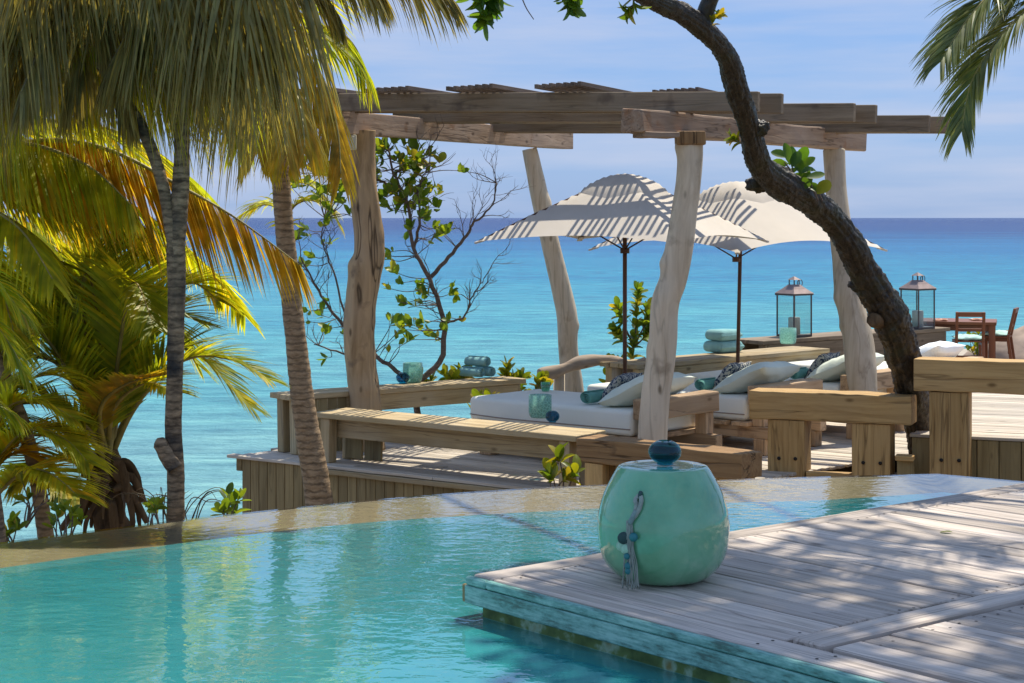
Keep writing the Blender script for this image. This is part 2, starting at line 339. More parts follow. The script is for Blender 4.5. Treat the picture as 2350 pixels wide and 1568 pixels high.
def tealpaint():
    m, t, o = newmat('worn_teal_paint'); N, L = nodes(t)
    b = N('ShaderNodeBsdfPrincipled'); L(b.outputs[0], o.inputs[0]); b.inputs['Roughness'].default_value = .6
    tc = N('ShaderNodeTexCoord'); mp = N('ShaderNodeMapping'); mp.inputs['Scale'].default_value = (2, 8, 5); L(tc.outputs['Object'], mp.inputs[0])
    n = N('ShaderNodeTexNoise'); n.inputs['Scale'].default_value = 4; n.inputs['Detail'].default_value = 9; n.inputs['Roughness'].default_value = .72; L(mp.outputs[0], n.inputs['Vector'])
    mq = N('ShaderNodeMapping'); mq.inputs['Scale'].default_value = (6, 60, 60); L(tc.outputs['Object'], mq.inputs[0])
    n2 = N('ShaderNodeTexNoise'); n2.inputs['Scale'].default_value = 2; n2.inputs['Detail'].default_value = 5; L(mq.outputs[0], n2.inputs['Vector'])
    ad = N('ShaderNodeMath'); ad.operation = 'MULTIPLY_ADD'; ad.inputs[1].default_value = .5; L(n2.outputs[0], ad.inputs[0]); L(n.outputs[0], ad.inputs[2])
    r = ramp(t, [(.58, (.06, .14, .11)), (.72, (.13, .33, .28)), (.90, (.27, .52, .45))]); L(ad.outputs[0], r.inputs[0]); L(r.outputs[0], b.inputs['Base Color'])
    bp = N('ShaderNodeBump'); bp.inputs['Strength'].default_value = .3; bp.inputs['Distance'].default_value = .005; L(ad.outputs[0], bp.inputs['Height']); L(bp.outputs[0], b.inputs['Normal'])
    return m
M_['tealpaint'] = tealpaint()

def poolwall(name='pool_plaster', c0=(.07, .46, .47), c1=(.10, .56, .56)):
    m, t, o = newmat(name); N, L = nodes(t)
    b = N('ShaderNodeBsdfPrincipled'); L(b.outputs[0], o.inputs[0]); b.inputs['Roughness'].default_value = .7
    tc = N('ShaderNodeTexCoord'); n = N('ShaderNodeTexNoise'); n.inputs['Scale'].default_value = 1.4; n.inputs['Detail'].default_value = 5; L(tc.outputs['Object'], n.inputs['Vector'])
    r = ramp(t, [(.3, c0), (.7, c1)]); L(n.outputs[0], r.inputs[0])
    # algae on the strip that stands above the waterline
    sp = N('ShaderNodeSeparateXYZ'); L(tc.outputs['Object'], sp.inputs[0])
    n3 = N('ShaderNodeTexNoise'); n3.inputs['Scale'].default_value = 11; n3.inputs['Detail'].default_value = 6; L(tc.outputs['Object'], n3.inputs['Vector'])
    al = ramp(t, [(.35, (.05, .10, .02)), (.52, (.12, .20, .05)), (.60, (.30, .45, .30)), (.72, (.22, .20, .06))]); L(n3.outputs[0], al.inputs[0])
    mr = N('ShaderNodeMapRange'); mr.inputs[1].default_value = -.012; mr.inputs[2].default_value = .004; L(sp.outputs[2], mr.inputs[0])
    mx = N('ShaderNodeMix'); mx.data_type = 'RGBA'; L(mr.outputs[0], mx.inputs['Factor']); L(r.outputs[0], mx.inputs[6]); L(al.outputs[0], mx.inputs[7]); L(mx.outputs[2], b.inputs['Base Color'])
    return m
M_['pool'] = poolwall(); M_['poolfloor'] = poolwall('pool_floor', (.028, .22, .23), (.042, .27, .28))  # one plaster in two tones: scattered light on the walls painted into their colour

def poolwater(name='pool_water', body=.8, gain=1.85):
    m, t, o = newmat(name); N, L = nodes(t)
    tc = N('ShaderNodeTexCoord'); mp = N('ShaderNodeMapping'); mp.inputs['Scale'].default_value = (1, 1.25, 1); mp.inputs['Rotation'].default_value = (0, 0, .35); L(tc.outputs['Object'], mp.inputs[0])
    n1 = N('ShaderNodeTexNoise'); n1.inputs['Scale'].default_value = 12; n1.inputs['Detail'].default_value = 2.5; n1.inputs['Roughness'].default_value = .5; n1.inputs['Distortion'].default_value = .4; L(mp.outputs[0], n1.inputs['Vector'])
    n2 = N('ShaderNodeTexNoise'); n2.inputs['Scale'].default_value = 2.2; n2.inputs['Detail'].default_value = 1; L(mp.outputs[0], n2.inputs['Vector'])
    ad = N('ShaderNodeMath'); ad.operation = 'MULTIPLY_ADD'; ad.inputs[1].default_value = 1.8; L(n2.outputs[0], ad.inputs[0]); L(n1.outputs[0], ad.inputs[2])
    bp = N('ShaderNodeBump'); bp.inputs['Strength'].default_value = 1; bp.inputs['Distance'].default_value = .0019; L(ad.outputs[0], bp.inputs['Height'])
    tr = N('ShaderNodeBsdfTransparent'); tr.inputs[0].default_value = (.92, .98, .97, 1)
    gl = N('ShaderNodeBsdfGlossy'); gl.inputs['Roughness'].default_value = .015; L(bp.outputs[0], gl.inputs['Normal'])
    fr = N('ShaderNodeFresnel'); fr.inputs[0].default_value = 1.42; L(bp.outputs[0], fr.inputs['Normal'])
    ms = N('ShaderNodeMixShader'); df = N('ShaderNodeBsdfDiffuse'); nb = N('ShaderNodeTexNoise'); nb.inputs['Scale'].default_value = .8; nb.inputs['Detail'].default_value = 3; L(tc.outputs['Object'], nb.inputs['Vector'])
    rb = ramp(t, [(.3, (.04, .35, .36)), (.7, (.055, .41, .415))]); L(nb.outputs[0], rb.inputs[0]); L(rb.outputs[0], df.inputs[0])
    mb_ = N('ShaderNodeMixShader'); mb_.inputs[0].default_value = body; L(tr.outputs[0], mb_.inputs[1]); L(df.outputs[0], mb_.inputs[2])
    gn = N('ShaderNodeMath'); gn.operation = 'MULTIPLY'; gn.use_clamp = True; gn.inputs[1].default_value = gain; L(fr.outputs[0], gn.inputs[0]); L(gn.outputs[0], ms.inputs[0]); L(mb_.outputs[0], ms.inputs[1]); L(gl.outputs[0], ms.inputs[2]); L(ms.outputs[0], o.inputs[0])
    return m
M_['poolwater'] = poolwater(); M_['poolfilm'] = poolwater('rim_water_film', .0, 1.45)

def seawater():
    m, t, o = newmat('sea_water'); N, L = nodes(t)
    ge = N('ShaderNodeNewGeometry'); sp = N('ShaderNodeSeparateXYZ'); L(ge.outputs['Position'], sp.inputs[0])
    # sea bed depth grows with the distance from the shore, broken by sand and reef patches
    mp = N('ShaderNodeMapping'); mp.inputs['Scale'].default_value = (.004, .011, 1); L(ge.outputs['Position'], mp.inputs[0])
    n = N('ShaderNodeTexNoise'); n.inputs['Scale'].default_value = 1; n.inputs['Detail'].default_value = 9; n.inputs['Roughness'].default_value = .68; L(mp.outputs[0], n.inputs['Vector'])
    lg = N('ShaderNodeMath'); lg.operation = 'LOGARITHM'; lg.inputs[1].default_value = 10; L(sp.outputs[1], lg.inputs[0])
    ad = N('ShaderNodeMath'); ad.operation = 'MULTIPLY_ADD'; ad.inputs[1].default_value = 1.05; L(n.outputs[0], ad.inputs[0]); L(lg.outputs[0], ad.inputs[2])
    mr = N('ShaderNodeMapRange'); mr.inputs[1].default_value = 2.28; mr.inputs[2].default_value = 4.15; L(ad.outputs[0], mr.inputs[0])
    r = ramp(t, [(0, (.27, .56, .57)), (.2, (.11, .44, .50)), (.38, (.032, .29, .43)), (.55, (.012, .155, .34)), (.74, (.006, .045, .18)), (1, (.005, .028, .14))]); L(mr.outputs[0], r.inputs[0])
    b = N('ShaderNodeBsdfPrincipled'); b.inputs['Roughness'].default_value = .18; b.inputs['Specular IOR Level'].default_value = .03; b.inputs['IOR'].default_value = 1.33
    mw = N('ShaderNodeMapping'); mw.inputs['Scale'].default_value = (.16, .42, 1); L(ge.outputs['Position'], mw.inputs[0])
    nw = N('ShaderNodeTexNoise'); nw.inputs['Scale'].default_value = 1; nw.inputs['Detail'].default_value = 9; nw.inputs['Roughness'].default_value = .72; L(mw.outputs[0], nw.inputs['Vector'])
    rw = ramp(t, [(.34, (.50, .58, .68)), (.53, (1, 1, 1)), (.68, (1.6, 1.4, 1.22))]); L(nw.outputs[0], rw.inputs[0])  # wave glints and darker wave faces painted into the sea colour
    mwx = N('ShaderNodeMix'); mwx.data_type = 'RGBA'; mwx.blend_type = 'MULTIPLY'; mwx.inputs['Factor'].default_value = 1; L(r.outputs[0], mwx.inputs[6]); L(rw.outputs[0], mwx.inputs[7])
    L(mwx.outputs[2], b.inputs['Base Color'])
    m1 = N('ShaderNodeMapping'); m1.inputs['Scale'].default_value = (.35, .75, 1); L(ge.outputs['Position'], m1.inputs[0])
    w1 = N('ShaderNodeTexNoise'); w1.inputs['Scale'].default_value = 1; w1.inputs['Detail'].default_value = 8; w1.inputs['Roughness'].default_value = .65; L(m1.outputs[0], w1.inputs['Vector'])
    bp = N('ShaderNodeBump'); bp.inputs['Strength'].default_value = 1; bp.inputs['Distance'].default_value = 1.2; L(w1.outputs[0], bp.inputs['Height']); L(bp.outputs[0], b.inputs['Normal'])
    L(b.outputs[0], o.inputs[0]); return m
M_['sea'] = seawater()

M_['frond'] = leafmat('palm_leaflets', (.17, .25, .02), (.42, .42, .03), .58, 2.2, True, .35, tip=(.48, .37, .03))
M_['frond_gold'] = leafmat('golden_palm_leaflets', (.36, .30, .03), (.46, .31, .03), .55, 1.95, True, .3)
M_['frond_dry'] = leafmat('dry_palm_strands', (.20, .175, .075), (.37, .32, .12), .46, 1.75, True, .25, tip=(.42, .36, .06))
M_['frond_far'] = leafmat('dark_palm_leaflets', (.12, .17, .06), (.30, .30, .08), .45, 1.7, True, .4)
M_['rachis'] = plain('palm_rachis', (.28, .22, .06), .5, .4, .3, 9)
M_['rachis_d'] = plain('palm_rachis_dark', (.16, .13, .07), .6, .3, .3, 9)
M_['leaf'] = leafmat('seagrape_leaf', (.07, .14, .015), (.19, .27, .025), .48, 2.0, False, .45, tip=(.34, .26, .03))
M_['leaf_dark'] = leafmat('tree_leaf', (.05, .12, .015), (.10, .18, .02), .5, 2.4, False, .45)
M_['leaf_y'] = leafmat('young_leaf', (.10, .18, .015), (.30, .30, .02), .5, 1.5, False, .4, tip=(.45, .33, .03))
M_['crown'] = leafmat('crown_leaf', (.035, .08, .015), (.09, .15, .02), .42, 1.6, True, .4)
M_['twig'] = bark('twig_bark', (.09, .065, .05), (.22, .17, .14), scale=24, bump=.3)
M_['treebark'] = bark('rough_dark_bark', (.007, .0055, .0045), (.058, .041, .024), rough=.42, patch=(.036, .032, .013), scale=30, bump=1.0, spec=.5, axis_z=.7)
M_['palmbark'] = bark('palm_trunk_bark', (.20, .13, .07), (.45, .315, .18), ringscale=5, scale=11, bump=.5)
M_['stembark'] = bark('forked_stem_bark', (.085, .058, .034), (.38, .27, .16), ringscale=7, scale=13, patch=(.035, .033, .03), bump=.6)
M_['husk'] = bark('palm_husk', (.03, .018, .010), (.20, .125, .062), scale=10, bump=.5, axis_z=.3)

# ================================================================== the setting
U = Vector((.819, -.574, 0)); V = Vector((.574, .819, 0))      # axes of the lounge deck
SEA_Z = -8.0
mb = MB()
ys = [20, 60, 150, 400, 1000, 3000, 9000, 30000]; xs = [-30000, -6000, -1500, -300, 0, 300, 1500, 6000, 30000]
vv = [(x, y, SEA_Z) for y in ys for x in xs]; nx = len(xs)
mb.add(vv, [(j * nx + i, j * nx + i + 1, (j + 1) * nx + i + 1, (j + 1) * nx + i) for j in range(len(ys) - 1) for i in range(nx - 1)])
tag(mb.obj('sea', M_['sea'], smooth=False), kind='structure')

# hillside that carries pool and decks and falls to the water
mb = MB(); n1, n2 = 60, 60
def ground_z(x, y):
    return -1.0 - .24 * max(0, y - 9) - .10 * max(0, -x - 3) + .25 * noise.noise(Vector((x * .4, y * .4, 3))) + (.04 * (x - 6) if x > 6 else 0)
vv = []
for j in range(n2):
    for i in range(n1):
        x = -40 + 90 * i / (n1 - 1); y = -12 + 62 * j / (n2 - 1); vv.append((x, y, ground_z(x, y)))
mb.add(vv, [(j * n1 + i, j * n1 + i + 1, (j + 1) * n1 + i + 1, (j + 1) * n1 + i) for j in range(n2 - 1) for i in range(n1 - 1)])
tag(mb.obj('hillside', M_['soil']), kind='structure')

# ------------------------------------------------------------------ pool
WZ = .985
outer = [(-9, -1), (-7.2, 2.2), (-5.6, 4.6), (-3.9, 6.45), (-2.31, 7.83), (-1.33, 8.62), (-.18, 9.30), (1.23, 9.72), (2.43, 9.93), (2.80, 9.72), (4.2, 8.6), (4.2, -1)]
oc = catmull([(*p, 0) for p in outer[:9]], 6) + [Vector((*p, 0)) for p in outer[9:]]
inner = [(-8.4, -1), (-6.7, 1.9), (-5.15, 4.15), (-3.55, 5.95), (-2.12, 7.27), (-1.50, 7.80), (-.66, 8.36), (.70, 8.82), (1.63, 9.0), (2.30, 9.26), (2.55, 9.05), (3.9, 8.0), (3.9, -1)]
ic = catmull([(*p, 0) for p in inner[:9]], 6) + [Vector((*p, 0)) for p in inner[9:]]
n = 60
def resamp(pl, n):
    ds = [0]
    for a, b in zip(pl, pl[1:]): ds.append(ds[-1] + (b - a).length)
    o_ = []; k = 0
    for i in range(n):
        d = ds[-1] * i / (n - 1)
        while k < len(ds) - 2 and ds[k + 1] < d: k += 1
        tt = (d - ds[k]) / max(1e-6, ds[k + 1] - ds[k]); o_.append(pl[k].lerp(pl[k + 1], tt))
    return o_
# rim: match by proportion up to the corner, then along the short end
def split(pl, m): return resamp(pl[:m], 60) + resamp(pl[m - 1:], 12)[1:]
ro = split(oc, 49); ri = split(ic, 50)
n = len(ro)
mb = MB(); vs_ = []; fs = []
for a, b in zip(ro, ri):
    vs_ += [(b.x, b.y, -.25), (b.x, b.y, WZ - .05), (b.x, b.y, WZ - .028), (a.x, a.y, WZ - .008), (a.x + .0, a.y, WZ - .012), (a.x, a.y + .03, -1.4)]
for i in range(n - 1):
    for k in range(1, 5): fs.append((i * 6 + k, i * 6 + k + 1, (i + 1) * 6 + k + 1, (i + 1) * 6 + k))
mb.add(vs_, fs); rim = mb.obj('pool_rim', M_['stone'], smooth=False); tag(rim, kind='structure')
# basin: floor and inner wall (object origin on the waterline so the algae strip follows it)
mb = MB(); vs_ = []; fs = []
for b in ri: vs_ += [(b.x, b.y, WZ - .05 - WZ), (b.x, b.y, -.38)]
for i in range(n - 1): fs.append((i * 2, i * 2 + 1, (i + 1) * 2 + 1, (i + 1) * 2))
mb.add(vs_, fs); fl = MB(); fl.add([vs_[i * 2 + 1] for i in range(n)], [tuple(range(n - 1, -1, -1))]); tag(fl.obj('pool_floor', M_['poolfloor'], None, Matrix.Translation((0, 0, WZ)), smooth=False), kind='structure')
tag(mb.obj('pool_basin', M_['pool'], None, Matrix.Translation((0, 0, WZ)), smooth=False), kind='structure')
mb = MB(); mb.add([(a.x, a.y, 0) for a in ri] + [(a.x, a.y, 0) for a in ro], [tuple(range(n - 1, -1, -1))] + [(i, i + 1, n + i + 1, n + i) for i in range(n - 1)])
pw = mb.obj('pool_water', M_['poolwater'], None, Matrix.Translation((0, 0, WZ)), smooth=False); tag(pw, kind='structure')
pw.data.materials.append(M_['poolfilm'])
for p in pw.data.polygons:
    if len(p.vertices) == 4: p.material_index = 1
    if p.normal.z < 0: p.flip()

# ------------------------------------------------------------------ near deck
DZ = 1.14
K = Vector((-.152, 6.38, DZ)); U2 = Vector((.634, -.773, 0)); V2 = Vector((.773, .634, 0))
def D2(a, b, z=0): return K + U2 * a + V2 * b + Vector((0, 0, z))
def prism(mb, pts, z0, z1):
    n = len(pts); mb.add([(p.x, p.y, z0) for p in pts] + [(p.x, p.y, z1) for p in pts], [tuple(range(n - 1, -1, -1)), tuple(range(n, 2 * n))] + [(i, (i + 1) % n, n + (i + 1) % n, n + i) for i in range(n)])
mb = MB(); prism(mb, [D2(.08, .07), D2(4.5, .07), D2(4.5, 5.2), D2(.08, 5.2)], DZ - .098, DZ - .034)
nd = mb.obj('pool_deck', M_['dark'], smooth=False); tag(nd, kind='structure')
beam('border_plank', D2(.06, .012), D2(.06, 5.3), .115, .030, M_['plank'], nd, bev=.005, wob=.003, cuts=14)
r2 = random.Random(3); b = .004
k = 0
while b < 5.1:
    wd = r2.uniform(.128, .152); j = .002 + r2.random() * .004
    a1 = 1.405 - r2.random() * .02 if k > 0 else 4.4
    z = r2.uniform(-.003, .003)
    beam('plank', D2(.123, b + wd / 2, z), D2(a1, b + wd / 2, z + r2.uniform(-.002, .002)), wd - .009, .028, M_['plank'], nd, bev=.004, wob=.0035, cuts=10)
    if k > 0: beam('plank', D2(1.565, b + wd / 2 + .03, z), D2(4.4, b + wd / 2 + .03, z), wd - .009, .028, M_['plank'], nd, bev=.004, wob=.0035, cuts=10)
    b += wd; k += 1
beam('cross_batten', D2(1.485, .15, .010), D2(1.485, 5.1, .010), .125, .034, M_['plank'], nd, bev=.006, wob=.004, cuts=14)
beam('fascia_board', D2(-.004, -.012, -.036), D2(4.5, -.012, -.036), .030, .066, M_['tealpaint'], nd, bev=.004, wob=.002, cuts=12)
beam('edge_board', D2(.12, -.0125, -.004), D2(4.5, -.0125, -.004), .027, .030, M_['tealpaint'], nd, bev=.005, wob=.002, cuts=12)
beam('edge_board', D2(.001, -.0135, -.003), D2(.118, -.0135, -.003), .029, .031, M_['tealpaint'], nd, bev=.006)
beam('fascia_board', D2(-.013, -.02, -.036), D2(-.013, 5.3, -.036), .028, .066, M_['fascia'], nd, bev=.004, wob=.002, cuts=12)
nails = MB()
for q in range(34):
    bb = .07 + q * .1405
    for a in (.15, 1.37, 1.62, 2.4):
        for s in (-.03, .035):
            c = D2(a + r2.uniform(-.015, .015), bb + s, .0012); nails.add([(c.x + .006 * math.cos(t * 1.05), c.y + .006 * math.sin(t * 1.05), c.z) for t in range(6)], [tuple(range(6))])
tag(nails.obj('nail_head', M_['screw'], nd, smooth=False), kind='stuff')
# masonry the deck stands on, algae above the waterline
mb = MB(); pts = [D2(.045, .022), D2(4.6, .022), D2(4.6, 5.2), D2(.045, 5.2)]
n4 = len(pts); mb.add([(p.x, p.y, -1.2) for p in pts] + [(p.x, p.y, DZ - .101 - WZ) for p in pts], [(i, (i + 1) % n4, n4 + (i + 1) % n4, n4 + i) for i in range(n4)] + [(4, 5, 6, 7)])
tag(mb.obj('pool_wall', M_['pool'], None, Matrix.Translation((0, 0, WZ)), smooth=False), kind='structure')

# ------------------------------------------------------------------ lounge deck
r3 = random.Random(11)
O0 = Vector((-2.9, 17.9, 0))       # left front corner
mb = MB(); prism(mb, [O0 + U * .12 + V * .1, O0 + U * 3.95 + V * .1, O0 + U * 3.95 + V * 1.2, O0 + U * 5.0 + V * 1.2, O0 + U * 6.0 + V * 6.2, O0 + U * 6.0 + V * 9.5, O0 + U * 3.2 + V * 9.5, O0 + U * .12 + V * 3.0], -1.45, -.034)
ld = mb.obj('lounge_deck', M_['dark'], smooth=False); tag(ld, kind='structure')
b = 0.0; k = 0
while b < 9.6:
    wd = r3.uniform(.118, .135)
    a0 = .0 + r3.uniform(-.04, .10) if b < 3.0 else .0 + (b - 3.0) * .46 + r3.uniform(-.03, .03)
    a1 = 4.05 if b < 1.1 else 6.0
    if b >= 1.1: a1 = min(6.1, 5.1 + (b - 1.1) * .2)
    if b < 0.01: a0 = -.06
    cutp = a0 + r3.uniform(1.2, 2.8)
    z = r3.uniform(-.004, .003)
    for q0, q1 in ((a0, cutp - .003), (cutp + .003, a1)):
        beam('plank', O0 + U * q0 + V * (b + wd / 2) + Vector((0, 0, z)), O0 + U * q1 + V * (b + wd / 2) + Vector((0, 0, z)), wd - .008, .03, M_['plank2'], ld, bev=.004, wob=.003, cuts=6)
    b += wd; k += 1
# skirt of upright boards along the front and the left end
q = .12
while q < 3.95:
    wd = .118; p = O0 + U * (q + wd / 2) + V * .055
    zt = -.034
    beam('skirt_board', p + Vector((0, 0, zt)), p + Vector((0, 0, -1.5)), .022, wd - .005, M_['fascia'], ld, anchor='axis', bev=.003, up=U) if False else \
        mobj('skirt_board', boxmesh('skirt_board', 1.45, .022, wd - .006, M_['fascia'], .003), ld, Matrix.Translation((p.x, p.y, zt - .725)) @ Matrix((Vector((0, 0, -1)), V, U)).transposed().to_4x4())
    q += wd
q = .1
while q < 3.0:
    wd = .118; p = O0 + V * (q + wd / 2) + U * .09
    mobj('skirt_board', boxmesh('skirt_board', 1.45, .022, wd - .006, M_['fascia'], .003), ld, Matrix.Translation((p.x, p.y, -.034 - .725)) @ Matrix((Vector((0, 0, -1)), U, V)).transposed().to_4x4())
    q += wd
beam('ledger', O0 + U * .02 + V * .075 + Vector((0, 0, -.034)), O0 + U * .1 + V * .075 + Vector((0, 0, -.034)), .03, .13, M_['fascia'], ld)
beam('trim_board', O0 + U * 1.05 + V * .012 + Vector((0, 0, -.036)), O0 + U * 4.0 + V * .012 + Vector((0, 0, -.036)), .05, .05, M_['bench'], ld, wob=.003, cuts=8)
# edge beam where the deck steps back to the right
fe0 = G(1848, 1084); fe1 = G(2062, 1088)
beam('edge_beam', fe0 + Vector((0, -.03, .012)), fe1 + Vector((0, -.03, .012)), .10, .09, M_['timber'], ld, wob=.01, cuts=5)

# ------------------------------------------------------------------ raised deck at the right
RZ = .40
Q0 = Vector((3.78, 16.45, 0)); U3 = Vector((.94, -.34, 0)); V3 = Vector((.34, .94, 0))
mb = MB(); prism(mb, [Q0 + U3 * .05 + V3 * .05, Q0 + U3 * 4 + V3 * .05, Q0 + U3 * 4 + V3 * 6, Q0 + U3 * .05 + V3 * 6], -1.4, RZ - .034)
rd = mb.obj('raised_deck', M_['dark'], smooth=False); tag(rd, kind='structure')
b = 0
while b < 6:
    wd = r3.uniform(.12, .135); z = RZ + r3.uniform(-.003, .003)
    beam('plank', Q0 + U3 * (0 + r3.uniform(-.02, .02)) + V3 * (b + wd / 2) + Vector((0, 0, z)), Q0 + U3 * 4 + V3 * (b + wd / 2) + Vector((0, 0, z)), wd - .008, .03, M_['plank2'], rd, bev=.004, wob=.003, cuts=8)
    b += wd
q = .0
while q < 3.2:
    wd = .2; p = Q0 + U3 * (q + wd / 2) + V3 * .03
    mobj('skirt_board', boxmesh('skirt_board', 1.6, .024, wd - .007, M_['fascia'], .004), rd, Matrix.Translation((p.x, p.y, RZ - .036 - .8)) @ Matrix((Vector((0, 0, -1)), V3, U3)).transposed().to_4x4()); q += wd
# low step beside it
sx = G(2070, 1090); s0 = Vector((sx.x - .10, 16.35, .22))
stp = beam('deck_step', s0, s0 + U3 * .17, .12, .05, M_['timber'], rd, wob=.006, cuts=3)
mobj('skirt_board', boxmesh('skirt_board', 1.3, .024, .16, M_['fascia'], .004), rd, Matrix.Translation((s0.x + .09, s0.y - .02, .22 - .055 - .65)) @ Matrix((Vector((0, 0, -1)), V3, U3)).transposed().to_4x4())
# dining terrace further back
TZ = .10
mb = MB(); prism(mb, [Vector((4.2, 24.2, 0)), Vector((11, 22, 0)), Vector((13, 32, 0)), Vector((6.6, 30.8, 0))], -.5, TZ)
tag(mb.obj('dining_terrace', M_['plank2'], smooth=False), kind='structure')

# ================================================================== pergola
pg = empty('pergola', G(1500, 1030), 'weathered timber pergola on crooked driftwood posts over the daybeds', 'pergola')
def log(name, pts, parent, mat, seg=22, n=12, amp=.10, knots=(), seed=0, label=None):
    """crooked trunk: pts = (x, y, z, r)"""
    path = catmull([p[:3] for p in pts], n); rr = [v.x for v in catmull([(p[3], 0, 0) for p in pts], n)]
    base = path[0].copy(); path = [p - base for p in path]
    so_ = Vector((seed * 7.1, seed * 3.3, seed * 1.7))
    def df(p, d, t):
        f = 1 + amp * noise.noise(Vector((d.x * 1.3, d.y * 1.3, p.z * 1.6)) + so_) + amp * .5 * noise.noise(Vector((d.x * 3, d.y * 3, p.z * 5)) + so_)
        for kt, ka, ks, kr in knots:
            kd = Vector((math.cos(ka), math.sin(ka), 0)); dd = ((t - kt) / ks) ** 2 + ((1 - d.dot(kd)) / .22) ** 2; f += kr * math.exp(-dd)
        return f
    mb = MB(); tube(mb, path, rr, seg, True, df); o = mb.obj(name, mat, parent, Matrix.Translation(base))
    if label: o['label'] = label
    return o
def pxpost(rows, D0, D1):
    """rows = (x, y, width) top to bottom in the picture, between distances D0 (top) and D1"""
    o_ = []; nrow = len(rows)
    for i, (x, y, wd) in enumerate(rows):
        D = D0 + (D1 - D0) * i / (nrow - 1); p = P(x, y, D); o_.append((p.x, p.y, p.z, wd * .91 / 2 / F * D))
    return o_[::-1]
D1, D2_, D3, D4 = 18.3, 22.8, 16.3, 19.6
rows1 = [(832, 300, 66), (833, 350, 64), (833, 420, 74), (842, 500, 76), (848, 580, 76), (835, 650, 78), (826, 740, 78), (830, 840, 76), (840, 930, 84), (846, 1034, 86)]
log('post', pxpost(rows1, D1, D1), pg, M_['log_warm'], amp=.13, knots=[(.50, math.pi, .035, .25), (.80, math.pi, .03, .2), (.16, -1.2, .02, .12)], seed=1, label='thick S-curved brown driftwood post with cracks and a knot hole')
rows2 = [(1215, 342, 38), (1232, 420, 44), (1250, 500, 46), (1270, 590, 48), (1292, 680, 50), (1302, 730, 52), (1304, 800, 50), (1312, 870, 54), (1318, 928, 56)]
log('post', pxpost(rows2, D2_, D2_), pg, M_['log'], amp=.06, knots=[(.34, 0, .02, .16), (.16, math.pi, .02, .12), (.80, 0, .02, .12)], seed=2, label='slim pale post leaning to the right, at the back')
rows3 = [(1584, 330, 66), (1582, 400, 64), (1572, 480, 66), (1560, 560, 70), (1546, 640, 70), (1526, 700, 72), (1520, 800, 72), (1506, 900, 74), (1498, 1000, 76), (1492, 1098, 80)]
log('post', pxpost(rows3, D3, D3), pg, M_['log'], amp=.07, knots=[(.60, math.pi, .025, .22), (.98, math.pi, .03, .2), (.33, math.pi, .02, .1)], seed=3, label='pale front post leaning to the left, behind the ceramic stool')
rows4 = [(1914, 345, 54), (1918, 420, 52), (1926, 500, 56), (1938, 600, 60), (1946, 680, 66), (1966, 760, 74), (1976, 840, 76), (1984, 920, 66), (1990, 1016, 52)]
log('post', pxpost(rows4, D4, 18.9), pg, M_['log'], amp=.06, knots=[(.50, math.pi, .02, .14), (.40, math.pi, .02, .12)], seed=4, label='pale post standing behind the dark tree trunk')
c3 = P(1584, 318, D3)
mobj('post_cap', boxmesh('post_cap', .13, .27, .27, M_['timber_old'], .02, 2, .01), pg, Matrix.Translation(c3) @ Matrix.Rotation(R(90), 4, 'Y'))
sh = P(1502, 304, D3 - .4); beam('shim', sh + Vector((-.15, -.1, -.002)), sh + Vector((.18, .1, -.002)), .2, .05, M_['pergola'], pg, wob=.01, cuts=3)
def atz(p, z): return Vector((p.x, p.y, z))
def pxz(x, y, D): return P(x, y, D)
# girders: end points on the middle of the top face
L0 = P(752, 253, 17.75); L1 = P(1302, 303, 23.5); R0 = P(1450, 250, 15.75); R1_ = P(1968, 303, 20.2)
beam('girder', L0, L1, .18, .235, M_['pergola'], pg, bev=.012, wob=.008, cuts=10, seg=2)
beam('girder', R0, R1_, .22, .225, M_['pergola'], pg, bev=.02, wob=.018, cuts=12, seg=2)
# rafters in pairs, resting on the girders
for xl, yl, Dl, xr, yr, Dr in ((752, 215, 17.9, 1742, 210.5, 15.9), (905, 244, 19.7, 1962, 237, 17.2), (1128, 269, 21.2, 2134, 264.5, 18.6)):
    a = P(xl, yl, Dl); b_ = P(xr, yr, Dr); X = (b_ - a).normalized(); S = Vector((-X.y, X.x, 0)) * .31
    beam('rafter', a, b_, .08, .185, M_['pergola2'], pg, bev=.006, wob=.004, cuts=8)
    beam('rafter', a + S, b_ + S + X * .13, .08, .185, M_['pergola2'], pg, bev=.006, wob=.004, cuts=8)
# slats laid over the rafters in bundles
gd = Vector((.40, .917, 0))
for gi, (gx, gy, gD) in enumerate(((645, 205, 17.75), (834, 203, 17.35), (1027, 198, 16.95), (1230, 193, 16.55), (1500, 206, 18.0))):
    for k in range(7):
        p = P(gx + k * 16.5, gy - k * 1.0, gD - k * .035 + r3.uniform(-.03, .04))
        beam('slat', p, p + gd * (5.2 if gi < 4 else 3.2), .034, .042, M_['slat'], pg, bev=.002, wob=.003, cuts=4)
jb = P(796, 327, D1 - .22); bx = MB()
o = mobj('junction_box', boxmesh('junction_box', .20, .07, .16, M_['box'], .012, 2), pg, Matrix.Translation(jb))
mobj('lid', boxmesh('lid', .165, .012, .125, M_['box'], .004), o, Matrix.Translation(jb + Vector((0, -.040, 0))))

